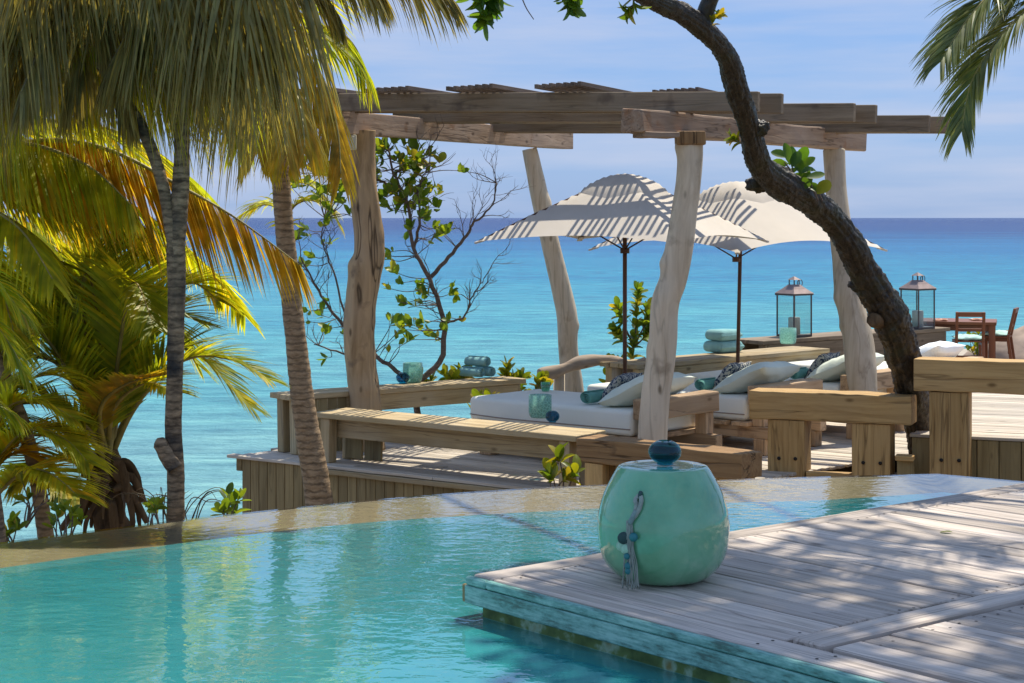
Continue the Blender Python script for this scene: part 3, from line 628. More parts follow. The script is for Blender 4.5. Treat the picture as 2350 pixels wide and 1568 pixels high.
# ================================================================== benches
def bench(name, p0, p1, depth, top_z, label, planks=3, side=V, legs=True, mat='bench', overhang=.12, apron=.16, front=1, leg_w=.12, apron_in=.10):
    """plank-topped bench; p0-p1 is the front top edge, side points to the back"""
    p0 = Vector((p0[0], p0[1], top_z)); p1 = Vector((p1[0], p1[1], top_z)); X = (p1 - p0).normalized()
    t = empty(name, (*((p0 + p1) / 2 + side * depth / 2).xy, 0), label, 'bench')
    wd = depth / planks
    for k in range(planks):
        o_ = r3.uniform(-.012, .012)
        beam('top_plank', p0 + side * (wd * (k + .5)) + X * o_, p1 + side * (wd * (k + .5)) + X * (o_ + r3.uniform(-.02, .02)), wd - .010, .055, M_[mat], t, bev=.005, wob=.003, cuts=8)
    for s in (apron_in, depth - .06):
        beam('apron', p0 + X * overhang + side * s + Vector((0, 0, -.058)), p1 - X * overhang + side * s + Vector((0, 0, -.058)), .04, apron, M_[mat], t, wob=.003, cuts=6)
    for e, sg in ((p0, 1), (p1, -1)):
        for s in (.09, depth - .09):
            c = e + X * sg * (overhang + leg_w * .1) + side * s
            mobj('leg', boxmesh('leg', top_z - .06, leg_w, leg_w, M_[mat], .006, 1, .002), t, Matrix.Translation((c.x, c.y, (top_z - .06) / 2)) @ Matrix((Vector((0, 0, 1)), side, -X)).transposed().to_4x4() @ Matrix.Rotation(0, 4, 'X'))
    return t
FB0 = G(718, 946, .5); FB1 = G(1318, 1001, .5)
fb = bench('plank_bench', FB0, FB1, .52, .5, 'long low plank bench with striped shadow and a crackled glass on it', 3, V, apron=.20, apron_in=.2)
ub = (Vector(FB1) - Vector(FB0)).normalized()
# plank box end of the near bench
for k in range(2):
    c = Vector(FB0) + ub * (.26 + k * .26) + V * .34
    mobj('end_panel', boxmesh('end_panel', .40, .03, .22, M_['fascia'], .004), fb, Matrix.Translation((c.x, c.y, .22)) @ Matrix((Vector((0, 0, 1)), V, ub)).transposed().to_4x4())
LB0 = G(668, 908, .62); LB1 = G(1212, 869, .62)
sb = Vector((-.64, .77, 0))
bl = bench('plank_bench', LB0, LB1, .42, .62, 'plank bench by the sea carrying three rolled towels', 2, sb, apron=.17, apron_in=.05)
for k in range(5):
    xb = (Vector(LB1) - Vector(LB0)).normalized(); c = Vector(LB0) + xb * (.16 + k * .12) + sb * .03
    mobj('end_panel', boxmesh('end_panel', 1.2, .025, .112, M_['fascia'], .003), bl, Matrix.Translation((c.x, c.y, -.04)) @ Matrix((Vector((0, 0, 1)), sb, xb)).transposed().to_4x4())
RB0 = G(1463, 838, .72); RB1 = G(1905, 800, .72); xb = (Vector(RB1) - Vector(RB0)).normalized(); sb2 = Vector((-xb.y, xb.x, 0))
bench('plank_bench', RB0, RB1, .62, .72, 'long plank bench with two folded blue towels on it', 4, sb2, apron=.16, apron_in=.06)
TB0 = G(1752, 783, .75); TB1 = G(2182, 752, .75); xb3 = (Vector(TB1) - Vector(TB0)).normalized(); sb3 = Vector((-xb3.y, xb3.x, 0))
bench('plank_bench', TB0, TB1, .6, .75, 'furthest grey bench by the sea with two lanterns on it', 2, sb3, apron=.30, apron_in=.04, mat='pergola2')

# ------------------------------------------------------------------ heavy timber rails at the pool side
def rail(label, p0, p1, wy, hz, legs, zb, mat='timber', legmat='timber', lw=.36, bolts=False):
    p0 = Vector(p0); p1 = Vector(p1); X = (p1 - p0).normalized(); Yv = Vector((-X.y, X.x, 0))
    t = empty('timber_rail', (*((p0 + p1) / 2).xy, zb), label, 'rail')
    beam('beam', p0, p1, wy, hz, M_[mat], t, bev=.014, wob=.012, cuts=12, seg=2)
    for s, lo in legs:
        c = p0 + X * s; h = c.z - hz - lo
        lg = mobj('leg', boxmesh('leg', h, wy * .9, lw, M_[legmat], .012, 2, .006, 5), t, Matrix.Translation((c.x, c.y, lo + h / 2 - .002)) @ Matrix((Vector((0, 0, 1)), Yv, -X)).transposed().to_4x4())
        if bolts:
            for dx in (-.07, .09):
                mb = MB(); tube(mb, [Vector((0, 0, 0)), Vector((0, -.012, 0))], .017, 10); q = c + X * dx - Yv * (wy * .45 + .002)
                mb.obj('bolt', M_['screw'], lg, Matrix.Translation((q.x, q.y, bolts + .02 * dx)))
    return t
def yv(p, q, wy):   # shift so that the near top edge lies on p-q
    X = (q - p).normalized(); Yv = Vector((-X.y, X.x, 0)); return p + Yv * wy / 2, q + Yv * wy / 2
a, b_ = yv(G(1322, 1005, .5), G(1700, 1044, .5), .34)
rail('dark cracked timber beam behind the ceramic stool, lowest of the three', a, b_, .34, .21, [(.18, -1.4), (.52, -1.4), (1.55, -1.4)], 0, 'timber_old', 'timber', .2)
a, b_ = yv(G(1748, 908, .77), G(2062, 921, .77), .34)
# the rail is set back on the edge of the lounge deck
rail('thick timber rail on two posts in front of the tree, middle of three', Vector((2.36, 17.0, .77)), Vector((3.80, 16.42, .77)), .34, .27, [(.36, -1.2), (1.17, -1.2)], 0, 'timber', 'timber', .36, bolts=.13)
rail('highest thick timber rail at the right edge of the picture', Vector((3.80, 16.35, 1.13)), Vector((6.2, 15.45, 1.13)), .34, .30, [(.32, -1.2), (2.0, -1.2)], .4, 'timber', 'timber', .36, bolts=.20)

# ------------------------------------------------------------------ daybeds
def roundbox(mb, lx, ly, lz, r=.05, n=4, puff=.02):
    bm = bmesh.new(); bmesh.ops.create_cube(bm, size=1); bmesh.ops.scale(bm, vec=(lx, ly, lz), verts=bm.verts)
    bmesh.ops.bevel(bm, geom=list(bm.edges), offset=r, segments=n, affect='EDGES', profile=.5)
    vs_ = [v.co.copy() for v in bm.verts]
    for v in vs_:
        fx = 1 - (2 * v.x / lx) ** 2; fy = 1 - (2 * v.y / ly) ** 2
        v.z += puff * (1 if v.z > 0 else 0) * max(0, fx) * max(0, fy)
        v += noise.noise_vector(v * 4) * .006
    mb.add(vs_, [tuple(v.index for v in f.verts) for f in bm.faces]); bm.free()
def pillow_mesh(name, w_, h_, t_, mat, seed=0, n=18, sharp=.12):
    mb = MB(); vs_ = []; fs = []
    for s in (1, -1):
        for j in range(n + 1):
            for i in range(n + 1):
                u = -1 + 2 * i / n; v = -1 + 2 * j / n
                pin = 1 - sharp * (u * u) * (1 - v * v) * .5 if True else 1
                x = u * w_ / 2 * (1 - .10 * (1 - u * u) * 0 - .09 * (1 - abs(v) ** 2) * abs(u) ** 6); y = v * h_ / 2 * (1 - .09 * (1 - abs(u) ** 2) * abs(v) ** 6)
                e = max(0, (1 - abs(u) ** 2.6) * (1 - abs(v) ** 2.6)) ** .5
                z = s * (t_ / 2 * e) + .012 * noise.noise(Vector((u * 3 + seed, v * 3, s))) * (1 if e > 0 else 0) + .02 * noise.noise(Vector((u * 1.2 + seed, v * 1.2, 5)))
                if e > 0: z += .016 * noise.noise(Vector((u * 5 + seed, v * 5, s * 2))) - .020 * max(0, .35 - abs(noise.noise(Vector((u * 2.2 + seed, v * 2.2 + 3, s))))) * (1 - e)
                vs_.append((x, y, z))
    m = (n + 1) ** 2
    for s in range(2):
        for j in range(n):
            for i in range(n):
                q = (j * (n + 1) + i, j * (n + 1) + i + 1, (j + 1) * (n + 1) + i + 1, (j + 1) * (n + 1) + i)
                q = tuple(k + s * m for k in q); fs.append(q if s == 0 else q[::-1])
    mb.add(vs_, fs); return mb.mesh(name, mat)
def rot(X, Y, Z): return Matrix((X, Y, Z)).transposed().to_4x4()

BU = Vector((.755, -.656, 0)); BV = Vector((.656, .755, 0)); ZZ = Vector((0, 0, 1))    # foot -> head, near -> far
def daybed(C0, label, z0=0, plab=None, clab=None, tlab=None, parts=True, white=False):
    """C0 near head corner"""
    Lb, Wb = 2.12, 1.12; C0 = Vector((C0[0], C0[1], z0)); ctr = C0 - BU * Lb / 2 + BV * Wb / 2
    t = empty('daybed', ctr, label, 'daybed', 'daybeds in a row on the deck')
    B = rot(BU, BV, ZZ)
    mb = MB(); roundbox(mb, Lb, Wb, .25, .05); mt = mb.obj('mattress', M_['white'], t, Matrix.Translation(ctr + ZZ * .465) @ B)
    for sy in (-1, 1):
        q = MB(); z = -.055
        path = [Vector((-Lb / 2 + .02, sy * (Wb / 2 + .002), z)), Vector((-Lb / 4, sy * (Wb / 2 + .004), z - .012)), Vector((Lb / 4, sy * (Wb / 2 + .004), z - .004)), Vector((Lb / 2 - .02, sy * (Wb / 2 + .002), z))]
        tube(q, catmull(path, 4), .006, 6); q.obj('seam', M_['piping'], mt, Matrix.Translation(ctr + ZZ * .465) @ B)
    for k in range(8):    # platform slats across the bed
        c = C0 - BU * (Lb * (k + .5) / 8 - .08) + ZZ * .337
        beam('platform_slat', c - BV * .05, c + BV * (Wb + .05), .20, .045, M_['daybed'], t, wob=.004, cuts=3)
    for s in (.08, Wb - .08):
        beam('side_runner', C0 - BU * (Lb - .05) + BV * s + ZZ * .29, C0 + BU * .3 + BV * s + ZZ * .29, .12, .12, M_['daybed'], t, wob=.006, cuts=5)
        for a in (-.16, 1.0, 1.9):
            c = C0 - BU * a + BV * s
            mobj('leg', boxmesh('leg', .17, .15, .15, M_['daybed'], .008, 1, .003), t, Matrix.Translation(c + ZZ * .085) @ rot(ZZ, BV, -BU))
    hb = C0 + BU * .12
    beam('headboard', hb - BV * .02 + ZZ * .71, hb + BV * (Wb + .05) + ZZ * .71, .19, .20, M_['daybed'], t, bev=.016, wob=.008, cuts=6, seg=2)
    for s in (.10, Wb - .08):
        c = hb + BV * s
        mobj('headboard_post', boxmesh('headboard_post', .22, .13, .14, M_['daybed'], .008, 1, .003), t, Matrix.Translation(c + ZZ * .40) @ rot(ZZ, BV, -BU))
    # big pillow leaning on the headboard
    if plab:
        X = (BU * .80 + ZZ * .38 + BV * .12).normalized(); Yp = BV - X * BV.dot(X); Yp.normalize(); Zp = X.cross(Yp)
        pc = C0 - BU * .20 + BV * .52 + ZZ * .74
        o = mobj('pillow', pillow_mesh('pillow', .66, .98, .24, M_['pillow_w' if white else 'pillow'], rnd.random() * 9), None, Matrix.Translation(pc) @ rot(X, Yp, Zp)); tag(o, plab, 'pillow', 'large daybed pillows')
    if clab:
        X = (BU * .62 + ZZ * .74).normalized(); Yp = BV; Zp = X.cross(Yp).normalized(); pc = C0 - BU * .50 + BV * .48 + ZZ * .74
        o = mobj('cushion', pillow_mesh('cushion', .40, .42, .15, M_['ikat'], rnd.random() * 9), None, Matrix.Translation(pc) @ rot(X, Yp, Zp)); tag(o, clab, 'cushion', 'patterned daybed cushions')
    if tlab:
        towel_roll(C0 - BU * .66 + BV * .28 + ZZ * .665, BV, .34, .072, M_['towel2'], tlab, 'towel rolls on the daybeds')
    return t
def towel_roll(c, axis, ln, r, mat, label, group):
    """spiral of folded terry cloth"""
    axis = Vector(axis).normalized(); side = ZZ.cross(axis).normalized(); t = empty('towel_roll', c - ZZ * r, label, 'towel', group)
    B = rot(side, ZZ, -axis); mb = MB(); turns = 3.2; n = 54; th = r / (turns + .7) * .82
    vs_ = []; fs = []
    for i in range(n + 1):
        a = 2 * math.pi * turns * i / n; rr = .012 + (r - .012) * i / n + .003 * math.sin(a * 2 + 1)
        for dr in (0, -th):
            for zz, pull in ((-ln / 2, .006), (-ln / 2 + .02, 0), (ln / 2 - .02, 0), (ln / 2, .006)):
                q = max(.002, rr + dr * (1 if i > 3 else .3) - pull * (1 if dr == 0 else -1)); wz = .006 * noise.noise(Vector((a * .9, zz * 9, r * 50)))
                vs_.append((q * math.cos(a), q * math.sin(a) * .94 + wz, zz + .008 * noise.noise(Vector((a, 0, 0)))))
    for i in range(n):
        o0 = i * 8; o1 = (i + 1) * 8
        for k in range(3): fs.append((o0 + k, o0 + k + 1, o1 + k + 1, o1 + k)); fs.append((o0 + 4 + k, o1 + 4 + k, o1 + 5 + k, o0 + 5 + k))
        fs.append((o0, o1, o1 + 4, o0 + 4)); fs.append((o0 + 3, o0 + 7, o1 + 7, o1 + 3))
    fs.append((n * 8, n * 8 + 1, n * 8 + 5, n * 8 + 4)); fs.append((n * 8 + 1, n * 8 + 2, n * 8 + 6, n * 8 + 5)); fs.append((n * 8 + 2, n * 8 + 3, n * 8 + 7, n * 8 + 6))
    mb.add(vs_, fs); mb.obj('rolled_cloth', mat, t, Matrix.Translation(c) @ B); return t

beds = [G(1450, 944, .59), G(1712, 912, .59), G(1925, 884, .59), G(2120, 854, .59)]
daybed(beds[0], 'nearest white mattress daybed, behind the leaning pale front post', 0, 'pale green pillow on the nearest daybed', 'dark patterned cushion on the nearest daybed', 'small green rolled towel on the nearest daybed')
daybed(beds[1], 'second daybed, its headboard just left of the tree and under the second umbrella', 0, 'large pale pillow on the second daybed', 'dark patterned cushion on the second daybed', 'small green rolled towel on the second daybed')
daybed(beds[2], 'third daybed, partly hidden by the pale post behind the tree', 0, 'pale pillow on the third daybed beside the pale post', 'dark patterned cushion on the third daybed', 'small green rolled towel on the third daybed')
daybed(beds[3], 'furthest daybed, right of the tree below the dining table', 0, 'sunlit white pillow just right of the dark tree trunk', None, None, white=True)

# ------------------------------------------------------------------ towels on the benches
def onbench(x, z, y): return G(x, y, z)
tb = G(1095, 866, .62); ax = Vector((.55, -.83, 0)); sd_ = Vector((.83, .55, 0))
for k, (o_, h, lab) in enumerate(((-.075, 0, 'lower left of the three rolled blue towels on the left bench'), (.075, 0, 'lower right of the three rolled blue towels on the left bench'), (0, .118, 'top one of the three rolled blue towels on the left bench'))):
    c = tb + Vector((.98, -.2, 0)).normalized() * o_ * 1.0 + Vector((0, .0, 0)) + ZZ * (.066 + h)
    towel_roll(tb + sd_ * o_ + ZZ * (.066 + h), Vector((.80, -.60, 0)) if k != 1 else Vector((.72, -.69, 0)), .30, .068, M_['towel'], lab, 'rolled towels stacked on the left bench')
def folded(c, lx, ly, lz, mat, label, ang):
    t = empty('folded_towel', c - ZZ * lz / 2, label, 'towel', 'folded towels on the right bench'); Rz = Matrix.Rotation(ang, 4, 'Z')
    mb = MB(); roundbox(mb, lx, ly, lz * .96, lz * .44, 6, .012); mb.obj('folded_cloth', mat, t, Matrix.Translation(c) @ Rz)
    mb = MB(); roundbox(mb, lx * .97, ly * .6, lz * .30, lz * .14, 4, .0); mb.obj('inner_fold', mat, t, Matrix.Translation(c) @ Rz @ Matrix.Translation((0, -ly * .215, 0)))
ft = G(1660, 811, .72) + Vector((.02, .18, 0))
folded(ft + ZZ * .075, .44, .36, .15, M_['towel'], 'lower folded blue towel on the right bench', R(40))
folded(ft + ZZ * .222 + Vector((.0, .0, 0)), .40, .33, .14, M_['towel'], 'upper folded blue towel on the right bench', R(40))

# ------------------------------------------------------------------ glasses
def vessel(name, c, prof, mat, label, cat, seg=36):
    mb = MB(); lathe(mb, prof, seg); o = mb.obj(name, mat, None, Matrix.Translation(c)); tag(o, label, cat); return o
def tumbler(r, h, t=.006): return [(.001, .004), (r * .78, .004), (r * .92, .02), (r, .06), (r * 1.0, h * .6), (r * .99, h), (r * .99 - t, h), (r - t, h * .6), (r - t, .06), (r * .85, .025), (.001, .018)]
def ball(r, t=.006):
    pr = [(.001, .002), (r * .55, .002)]
    pr += [(r * math.cos(a), r * .86 + r * .84 * math.sin(a)) for a in [R(-60 + 10 * k) for k in range(13)]]
    pr += [((r - t) * math.cos(a), r * .86 + (r * .84 - t) * math.sin(a)) for a in [R(62 - 12 * k) for k in range(11)]]
    return pr + [(.001, .012)]
gp = G(1240, 962, .5) + Vector((0, .10, 0))
vessel('hurricane_glass', gp, tumbler(.112, .225), M_['crackle'], 'large crackled pale green glass on the low front bench', 'glass')
gp2 = G(1268, 971, .5) + Vector((0, .05, 0)); vessel('ball_vase', gp2, ball(.068), M_['teal'], 'small dark teal ball vase on the low front bench', 'vase')
gp = G(946, 879, .62) + Vector((0, .08, 0)); vessel('hurricane_glass', gp, tumbler(.11, .215), M_['crackle'], 'crackled pale green glass on the left bench beside the curved post', 'glass')
gp = G(924, 881, .62) + Vector((0, .02, 0)); vessel('ball_vase', gp, ball(.076), M_['teal'], 'teal blue glass ball on the left bench beside the curved post', 'vase')
gp = G(1811, 791, .72) + Vector((0, .1, 0)); vessel('hurricane_glass', gp, tumbler(.115, .22), M_['crackle'], 'crackled pale glass on the right bench below the lantern', 'glass')
gp = G(1252, 898, .592); vessel('votive_glass', gp, tumbler(.05, .095), M_['mint'], 'small mint green votive glass at the foot of the nearest daybed', 'glass')

# ------------------------------------------------------------------ lanterns
def lantern(base, s, h, label, ang):
    t = empty('lantern', base, label, 'lantern', 'metal lanterns on the far bench'); Rz = Matrix.Rotation(ang, 4, 'Z'); T = Matrix.Translation(base) @ Rz
    hb = h * .70
    bp = mobj('base_plate', boxmesh('base_plate', s, s, .03, M_['iron'], .004), t, T @ Matrix.Translation((0, 0, .016)))
    for sx in (-1, 1):
        for sy in (-1, 1):
            mobj('corner_post', boxmesh('corner_post', hb, .018, .018, M_['iron'], .002), t, T @ Matrix.Translation((sx * (s / 2 - .01), sy * (s / 2 - .01), hb / 2)) @ Matrix.Rotation(R(90), 4, 'Y'))
    for k in range(4):
        Rk = Matrix.Rotation(R(90 * k), 4, 'Z')
        mobj('glass_pane', boxmesh('glass_pane', s - .04, .004, hb - .04, M_['glass'], 0), t, T @ Rk @ Matrix.Translation((0, s / 2 - .012, hb / 2 + .01)))
        mobj('top_rail', boxmesh('top_rail', s + .03, .03, .03, M_['iron'], .003), t, T @ Rk @ Matrix.Translation((0, s / 2 - .002, hb + (.001 * k))))
    mb = MB(); a = s / 2 + .018; b2 = s * .17; z0 = hb + .014; z1 = h * .86
    def sq(a, z): return [(-a, -a, z), (a, -a, z), (a, a, z), (-a, a, z)]
    vs_ = sq(a, z0) + sq(a * .62, z0 + (z1 - z0) * .52) + sq(b2, z1)
    fs = [(3, 2, 1, 0), (8, 9, 10, 11)] + [(r_ * 4 + k, r_ * 4 + (k + 1) % 4, r_ * 4 + 4 + (k + 1) % 4, r_ * 4 + 4 + k) for r_ in range(2) for k in range(4)]
    mb.add(vs_, fs); rf = mb.obj('roof', M_['roofmetal'], t, T, smooth=False)
    for sx in (-1, 1):
        for sy in (-1, 1):
            mobj('vent_post', boxmesh('vent_post', h * .08, .014, .014, M_['iron'], .002), rf, T @ Matrix.Translation((sx * (b2 - .012), sy * (b2 - .012), z1 + h * .04)) @ Matrix.Rotation(R(90), 4, 'Y'))
    mb = MB(); vs_ = sq(b2 + .008, z1 + h * .08) + [(0, 0, h)]; mb.add(vs_, [(3, 2, 1, 0)] + [(k, (k + 1) % 4, 4) for k in range(4)]); mb.obj('vent_cap', M_['roofmetal'], rf, T, smooth=False)
    mb = MB(); ring = [Vector((b2 + .05 + .05 * math.cos(q), 0, z1 + .02 + .05 * math.sin(q))) for q in [2 * math.pi * k / 14 for k in range(15)]]; tube(mb, ring, .006, 6); mb.obj('ring_handle', M_['iron'], rf, T)
    mb = MB(); lathe(mb, [(.001, .032), (s * .24, .032), (s * .235, .26), (s * .21, .275), (.001, .262)], 20); mb.obj('candle', M_['candle'], t, T)
lb = G(1822, 774, .75) + Vector((.03, .16, 0)); lantern(lb, .36, .86, 'dark metal lantern beside the glass on the right bench', R(35))
lb2 = G(2112, 757, .75) + Vector((.03, .30, 0)); lantern(lb2, .37, .86, 'dark metal lantern behind the dining table', R(35))

# ------------------------------------------------------------------ umbrellas
def umbrella(px, base_y, D, Rr, ang, apex_y, tip_y, label, tiltdir=0, tilt=0, pole_top_x=None, edge_up=.11):
    ctr = P(px, 0, D); za = EYE + (HY - apex_y) / F * D - .10; zt = EYE + (HY - tip_y) / F * D
    t = empty('umbrella', (ctr.x, ctr.y, 0), label, 'umbrella', 'cream market umbrellas')
    TM = Matrix.Translation((ctr.x, ctr.y, za)) @ Matrix.Rotation(tilt, 4, Vector((math.cos(tiltdir), math.sin(tiltdir), 0))) @ Matrix.Rotation(ang, 4, 'Z')
    mb = MB(); n = 14; drop = za - zt; vs_ = []; fs = []
    def canopy(u, v, scale=1):      # u,v in -1..1, a square with its corners on the axes after rotation by 45 degrees
        m = max(abs(u), abs(v)); a = min(abs(u), abs(v)) / m if m > 0 else 0     # a = 1 on a hip
        z = -drop * (math.sqrt(m * m + .05) - .2236) / (1.0247 - .2236)
        z += edge_up * (m ** 2) * (1 - a * a)      # fabric edge lifts between the corners
        z -= .05 * math.sin(math.pi * min(1, m)) * (1 - a) * .6
        s = 1 - .07 * (m ** 2) * (1 - a * a)
        x = u * s; y = v * s; h = Rr / math.sqrt(2)
        return Vector((x * h, y * h, z))
    for j in range(2 * n + 1):
        for i in range(2 * n + 1): vs_.append(canopy((i - n) / n, (j - n) / n))
    q = 2 * n + 1
    fs = [(j * q + i, j * q + i + 1, (j + 1) * q + i + 1, (j + 1) * q + i) for j in range(2 * n) for i in range(2 * n)]
    Q = TM @ Matrix.Rotation(R(45), 4, 'Z')
    mb.add(vs_, fs); cn = mb.obj('canopy', M_['cream'], t, Q)
    # soft rolled vent cap
    mb = MB(); vs_ = []; n2 = 8; q2 = 2 * n2 + 1; cr = .40
    for j in range(q2):
        for i in range(q2):
            u = (i - n2) / n2; v = (j - n2) / n2; m = max(abs(u), abs(v)); a = min(abs(u), abs(v)) / m if m > 0 else 0
            kk = cr * 1.15 / (Rr / math.sqrt(2)); z = canopy(u * kk, v * kk).z + .015 + .05 * (1 - m ** 2.4) + .012 * noise.noise(Vector((u * 5, v * 5, px))) * m + .05 - .05 * m ** 8
            rr = 1 - .13 * m * m * a; vs_.append((u * cr * rr * 1.15, v * cr * rr * 1.15, z - .035))
    mb.add(vs_, [(j * q2 + i, j * q2 + i + 1, (j + 1) * q2 + i + 1, (j + 1) * q2 + i) for j in range(2 * n2) for i in range(2 * n2)]); mb.obj('vent_cap', M_['cream'], cn, Q)
    # ribs under the fabric
    for k in range(4):
        u, v = [(1, 1), (-1, 1), (-1, -1), (1, -1)][k]
        path = [canopy(u * s, v * s) + Vector((0, 0, -.018)) for s in (.03, .3, .6, .97)]
        mb = MB(); tube(mb, path, .013, 6); mb.obj('rib', M_['pole'], t, Q)
        mb = MB(); tube(mb, [Vector((0, 0, -drop * 1.15)), canopy(u * .5, v * .5) + Vector((0, 0, -.02))], .009, 5); mb.obj('strut', M_['pole'], t, Q)
        # fabric pocket at the corner
        tip = canopy(u * .985, v * .985); mobj('corner_pocket', boxmesh('corner_pocket', .13, .06, .022, M_['cream'], .008, 2), cn, Q @ Matrix.Translation(tip + Vector((-u * .03, -v * .03, -.006))) @ Matrix.Rotation(math.atan2(v, u), 4, 'Z') @ Matrix.Rotation(.3, 4, 'Y'))
    ptx = P(pole_top_x or px, 0, D)
    mb = MB(); tube(mb, [Vector((0, 0, 0)), Vector((ptx.x - ctr.x, 0, za - .02))], .023, 12); mb.obj('pole', M_['pole'], t, Matrix.Translation((ctr.x, ctr.y, 0)))
    mb = MB(); lathe(mb, [(.026, 0), (.05, 0), (.05, .06), (.026, .06)], 14); hb = mb.obj('hub', M_['pole'], t, Matrix.Translation((ctr.x, ctr.y, za - drop * 1.2)))
    mb = MB(); lathe(mb, [(.001, 0), (.27, 0), (.27, .05), (.05, .07), (.04, .25), (.028, .25), (.001, .25)], 24); mb.obj('base', M_['iron'], t, Matrix.Translation((ctr.x, ctr.y, .002)))
    return t
umbrella(1434, 870, 18.5, 1.65, R(15), 394, 554, 'nearer cream umbrella striped by the pergola slats', edge_up=.07)
umbrella(1690, 860, 20.8, 1.78, R(-7), 412, 573, 'further cream umbrella between the pale post and the dark tree', edge_up=.12, pole_top_x=1702)

# ------------------------------------------------------------------ driftwood handrail between the benches
pth = [P(1238, 862, 20.6), P(1290, 848, 20.7), P(1340, 830, 20.8), P(1395, 828, 20.9), P(1440, 842, 20.95), P(1482, 834, 21.0)]
dr = empty('driftwood_rail', (pth[2].x, pth[2].y, -.3), 'crooked driftwood handrail lying on two short stubs by the sea', 'handrail')
path = catmull(pth, 8); b0 = path[0]; Mx = Matrix.Translation(b0); mb = MB()
tube(mb, [p - b0 for p in path], [.075 + .012 * math.sin(i * .5) for i in range(len(path))], 14, True, lambda p, d, t: 1 + .14 * noise.noise(p * 4 + d)); mb.obj('rail', M_['log_x'], dr, Mx)
for x, y in ((1283, 858), (1415, 842)):
    p = P(x, y, 20.78); mb = MB(); tube(mb, [Vector((0, 0, 0)), Vector((0, 0, p.z + .6))], [.075, .068], 12, True, lambda p, d, t: 1 + .1 * noise.noise(p * 5 + d)); mb.obj('stub', M_['log'], dr, Matrix.Translation((p.x, p.y, -.6)))

# ------------------------------------------------------------------ dining table and chairs
def bxo(name, sx_, sy_, sz_, c, mat, parent, T, bev=.006): return mobj(name, boxmesh(name, sz_, sy_, sx_, mat, bev) if sz_ > max(sx_, sy_) else (boxmesh(name, sx_, sy_, sz_, mat, bev) if sx_ >= sy_ else boxmesh(name, sy_, sx_, sz_, mat, bev)), parent,
    T @ Matrix.Translation(c) @ (Matrix.Rotation(R(90), 4, 'Y') if sz_ > max(sx_, sy_) else (Matrix() if sx_ >= sy_ else Matrix.Rotation(R(90), 4, 'Z'))))
tcx = P(2196, 0, 27.6); TT = Matrix.Translation((tcx.x, tcx.y, TZ)) @ Matrix.Rotation(R(-16), 4, 'Z')
dt = empty('dining_table', (tcx.x, tcx.y, TZ), 'red brown wooden dining table on the far terrace', 'table')
bxo('table_top', 1.22, .95, .05, (0, 0, .695), M_['red'], dt, TT)
for sx_ in (-1, 1):
    for sy_ in (-1, 1): bxo('leg', .10, .10, .67, (sx_ * .54, sy_ * .40, .335), M_['red'], dt, TT)
    bxo('apron', 1.0, .03, .09, (0, sx_ * .41, .62), M_['red'], dt, TT)
    bxo('apron', .03, .70, .09, (sx_ * .55, 0, .62), M_['red'], dt, TT)
for k, (x, y) in enumerate(((-.25, -.2), (.30, .1))):
    q = TT @ Vector((x, y, .722)); vessel('plate', q, [(.001, .0), (.07, .0), (.12, .018), (.125, .02), (.07, .008), (.001, .006)], M_['china'], ['white plate on the left half of the dining table', 'white plate on the right half of the dining table'][k], 'plate', 20)
    q2 = TT @ Vector((x + .02, y - .19, .735)); o = mobj('napkin', pillow_mesh('napkin', .20, .10, .03, M_['napkin'], k), None, Matrix.Translation(q2)); tag(o, ['folded rust napkin on the left half of the dining table', 'folded rust napkin on the right half of the dining table'][k], 'napkin')
def chair(x, y, ang, label):
    t = empty('dining_chair', (x, y, TZ), label, 'chair', 'red wooden dining chairs'); T = Matrix.Translation((x, y, TZ)) @ Matrix.Rotation(ang, 4, 'Z')
    w_, d_ = .44, .44
    for s in (-1, 1):
        bxo('leg', .045, .045, .43, (s * (w_ / 2 - .02), d_ / 2 - .03, .215), M_['red'], t, T)
        lo = T @ Vector((s * (w_ / 2 - .02), -d_ / 2 - .03, 0)); mi = T @ Vector((s * (w_ / 2 - .02), -d_ / 2 + .03, .43)); hi = T @ Vector((s * (w_ / 2 - .02), -d_ / 2 - .08, .90))
        beam('rear_leg', lo, mi, .045, .05, M_['red'], t, anchor='axis', up=(T.to_3x3() @ Vector((0, -1, 0)))); beam('back_post', mi, hi, .045, .045, M_['red'], t, anchor='axis', up=(T.to_3x3() @ Vector((0, -1, 0))))
        bxo('seat_rail', .03, d_ - .10, .06, (s * (w_ / 2 - .02), 0, .40), M_['red'], t, T)
    bxo('top_rail', w_ - .085, .035, .075, (0, -d_ / 2 - .072, .862), M_['red'], t, T); bxo('back_rail', w_ - .085, .03, .05, (0, -d_ / 2 - .01, .62), M_['red'], t, T)
    bxo('seat', w_, d_, .025, (0, .01, .442), M_['red'], t, T); bxo('stretcher', w_ - .09, .03, .05, (0, -d_ / 2 + .02, .20), M_['red'], t, T)
    o = mobj('seat_cushion', pillow_mesh('seat_cushion', .46, .46, .075, M_['seat'], x), None, T @ Matrix.Translation((0, .02, .49))); tag(o, 'pale green cushion on the ' + label.split(',')[0], 'cushion', 'dining chair cushions')
c1 = P(2222, 0, 26.9); chair(c1.x, c1.y, R(-8), 'dining chair facing away in front of the table, its back to the camera')
c2 = P(2288, 0, 27.9); chair(c2.x, c2.y, R(68), 'dining chair at the right end of the table, seen from the side')
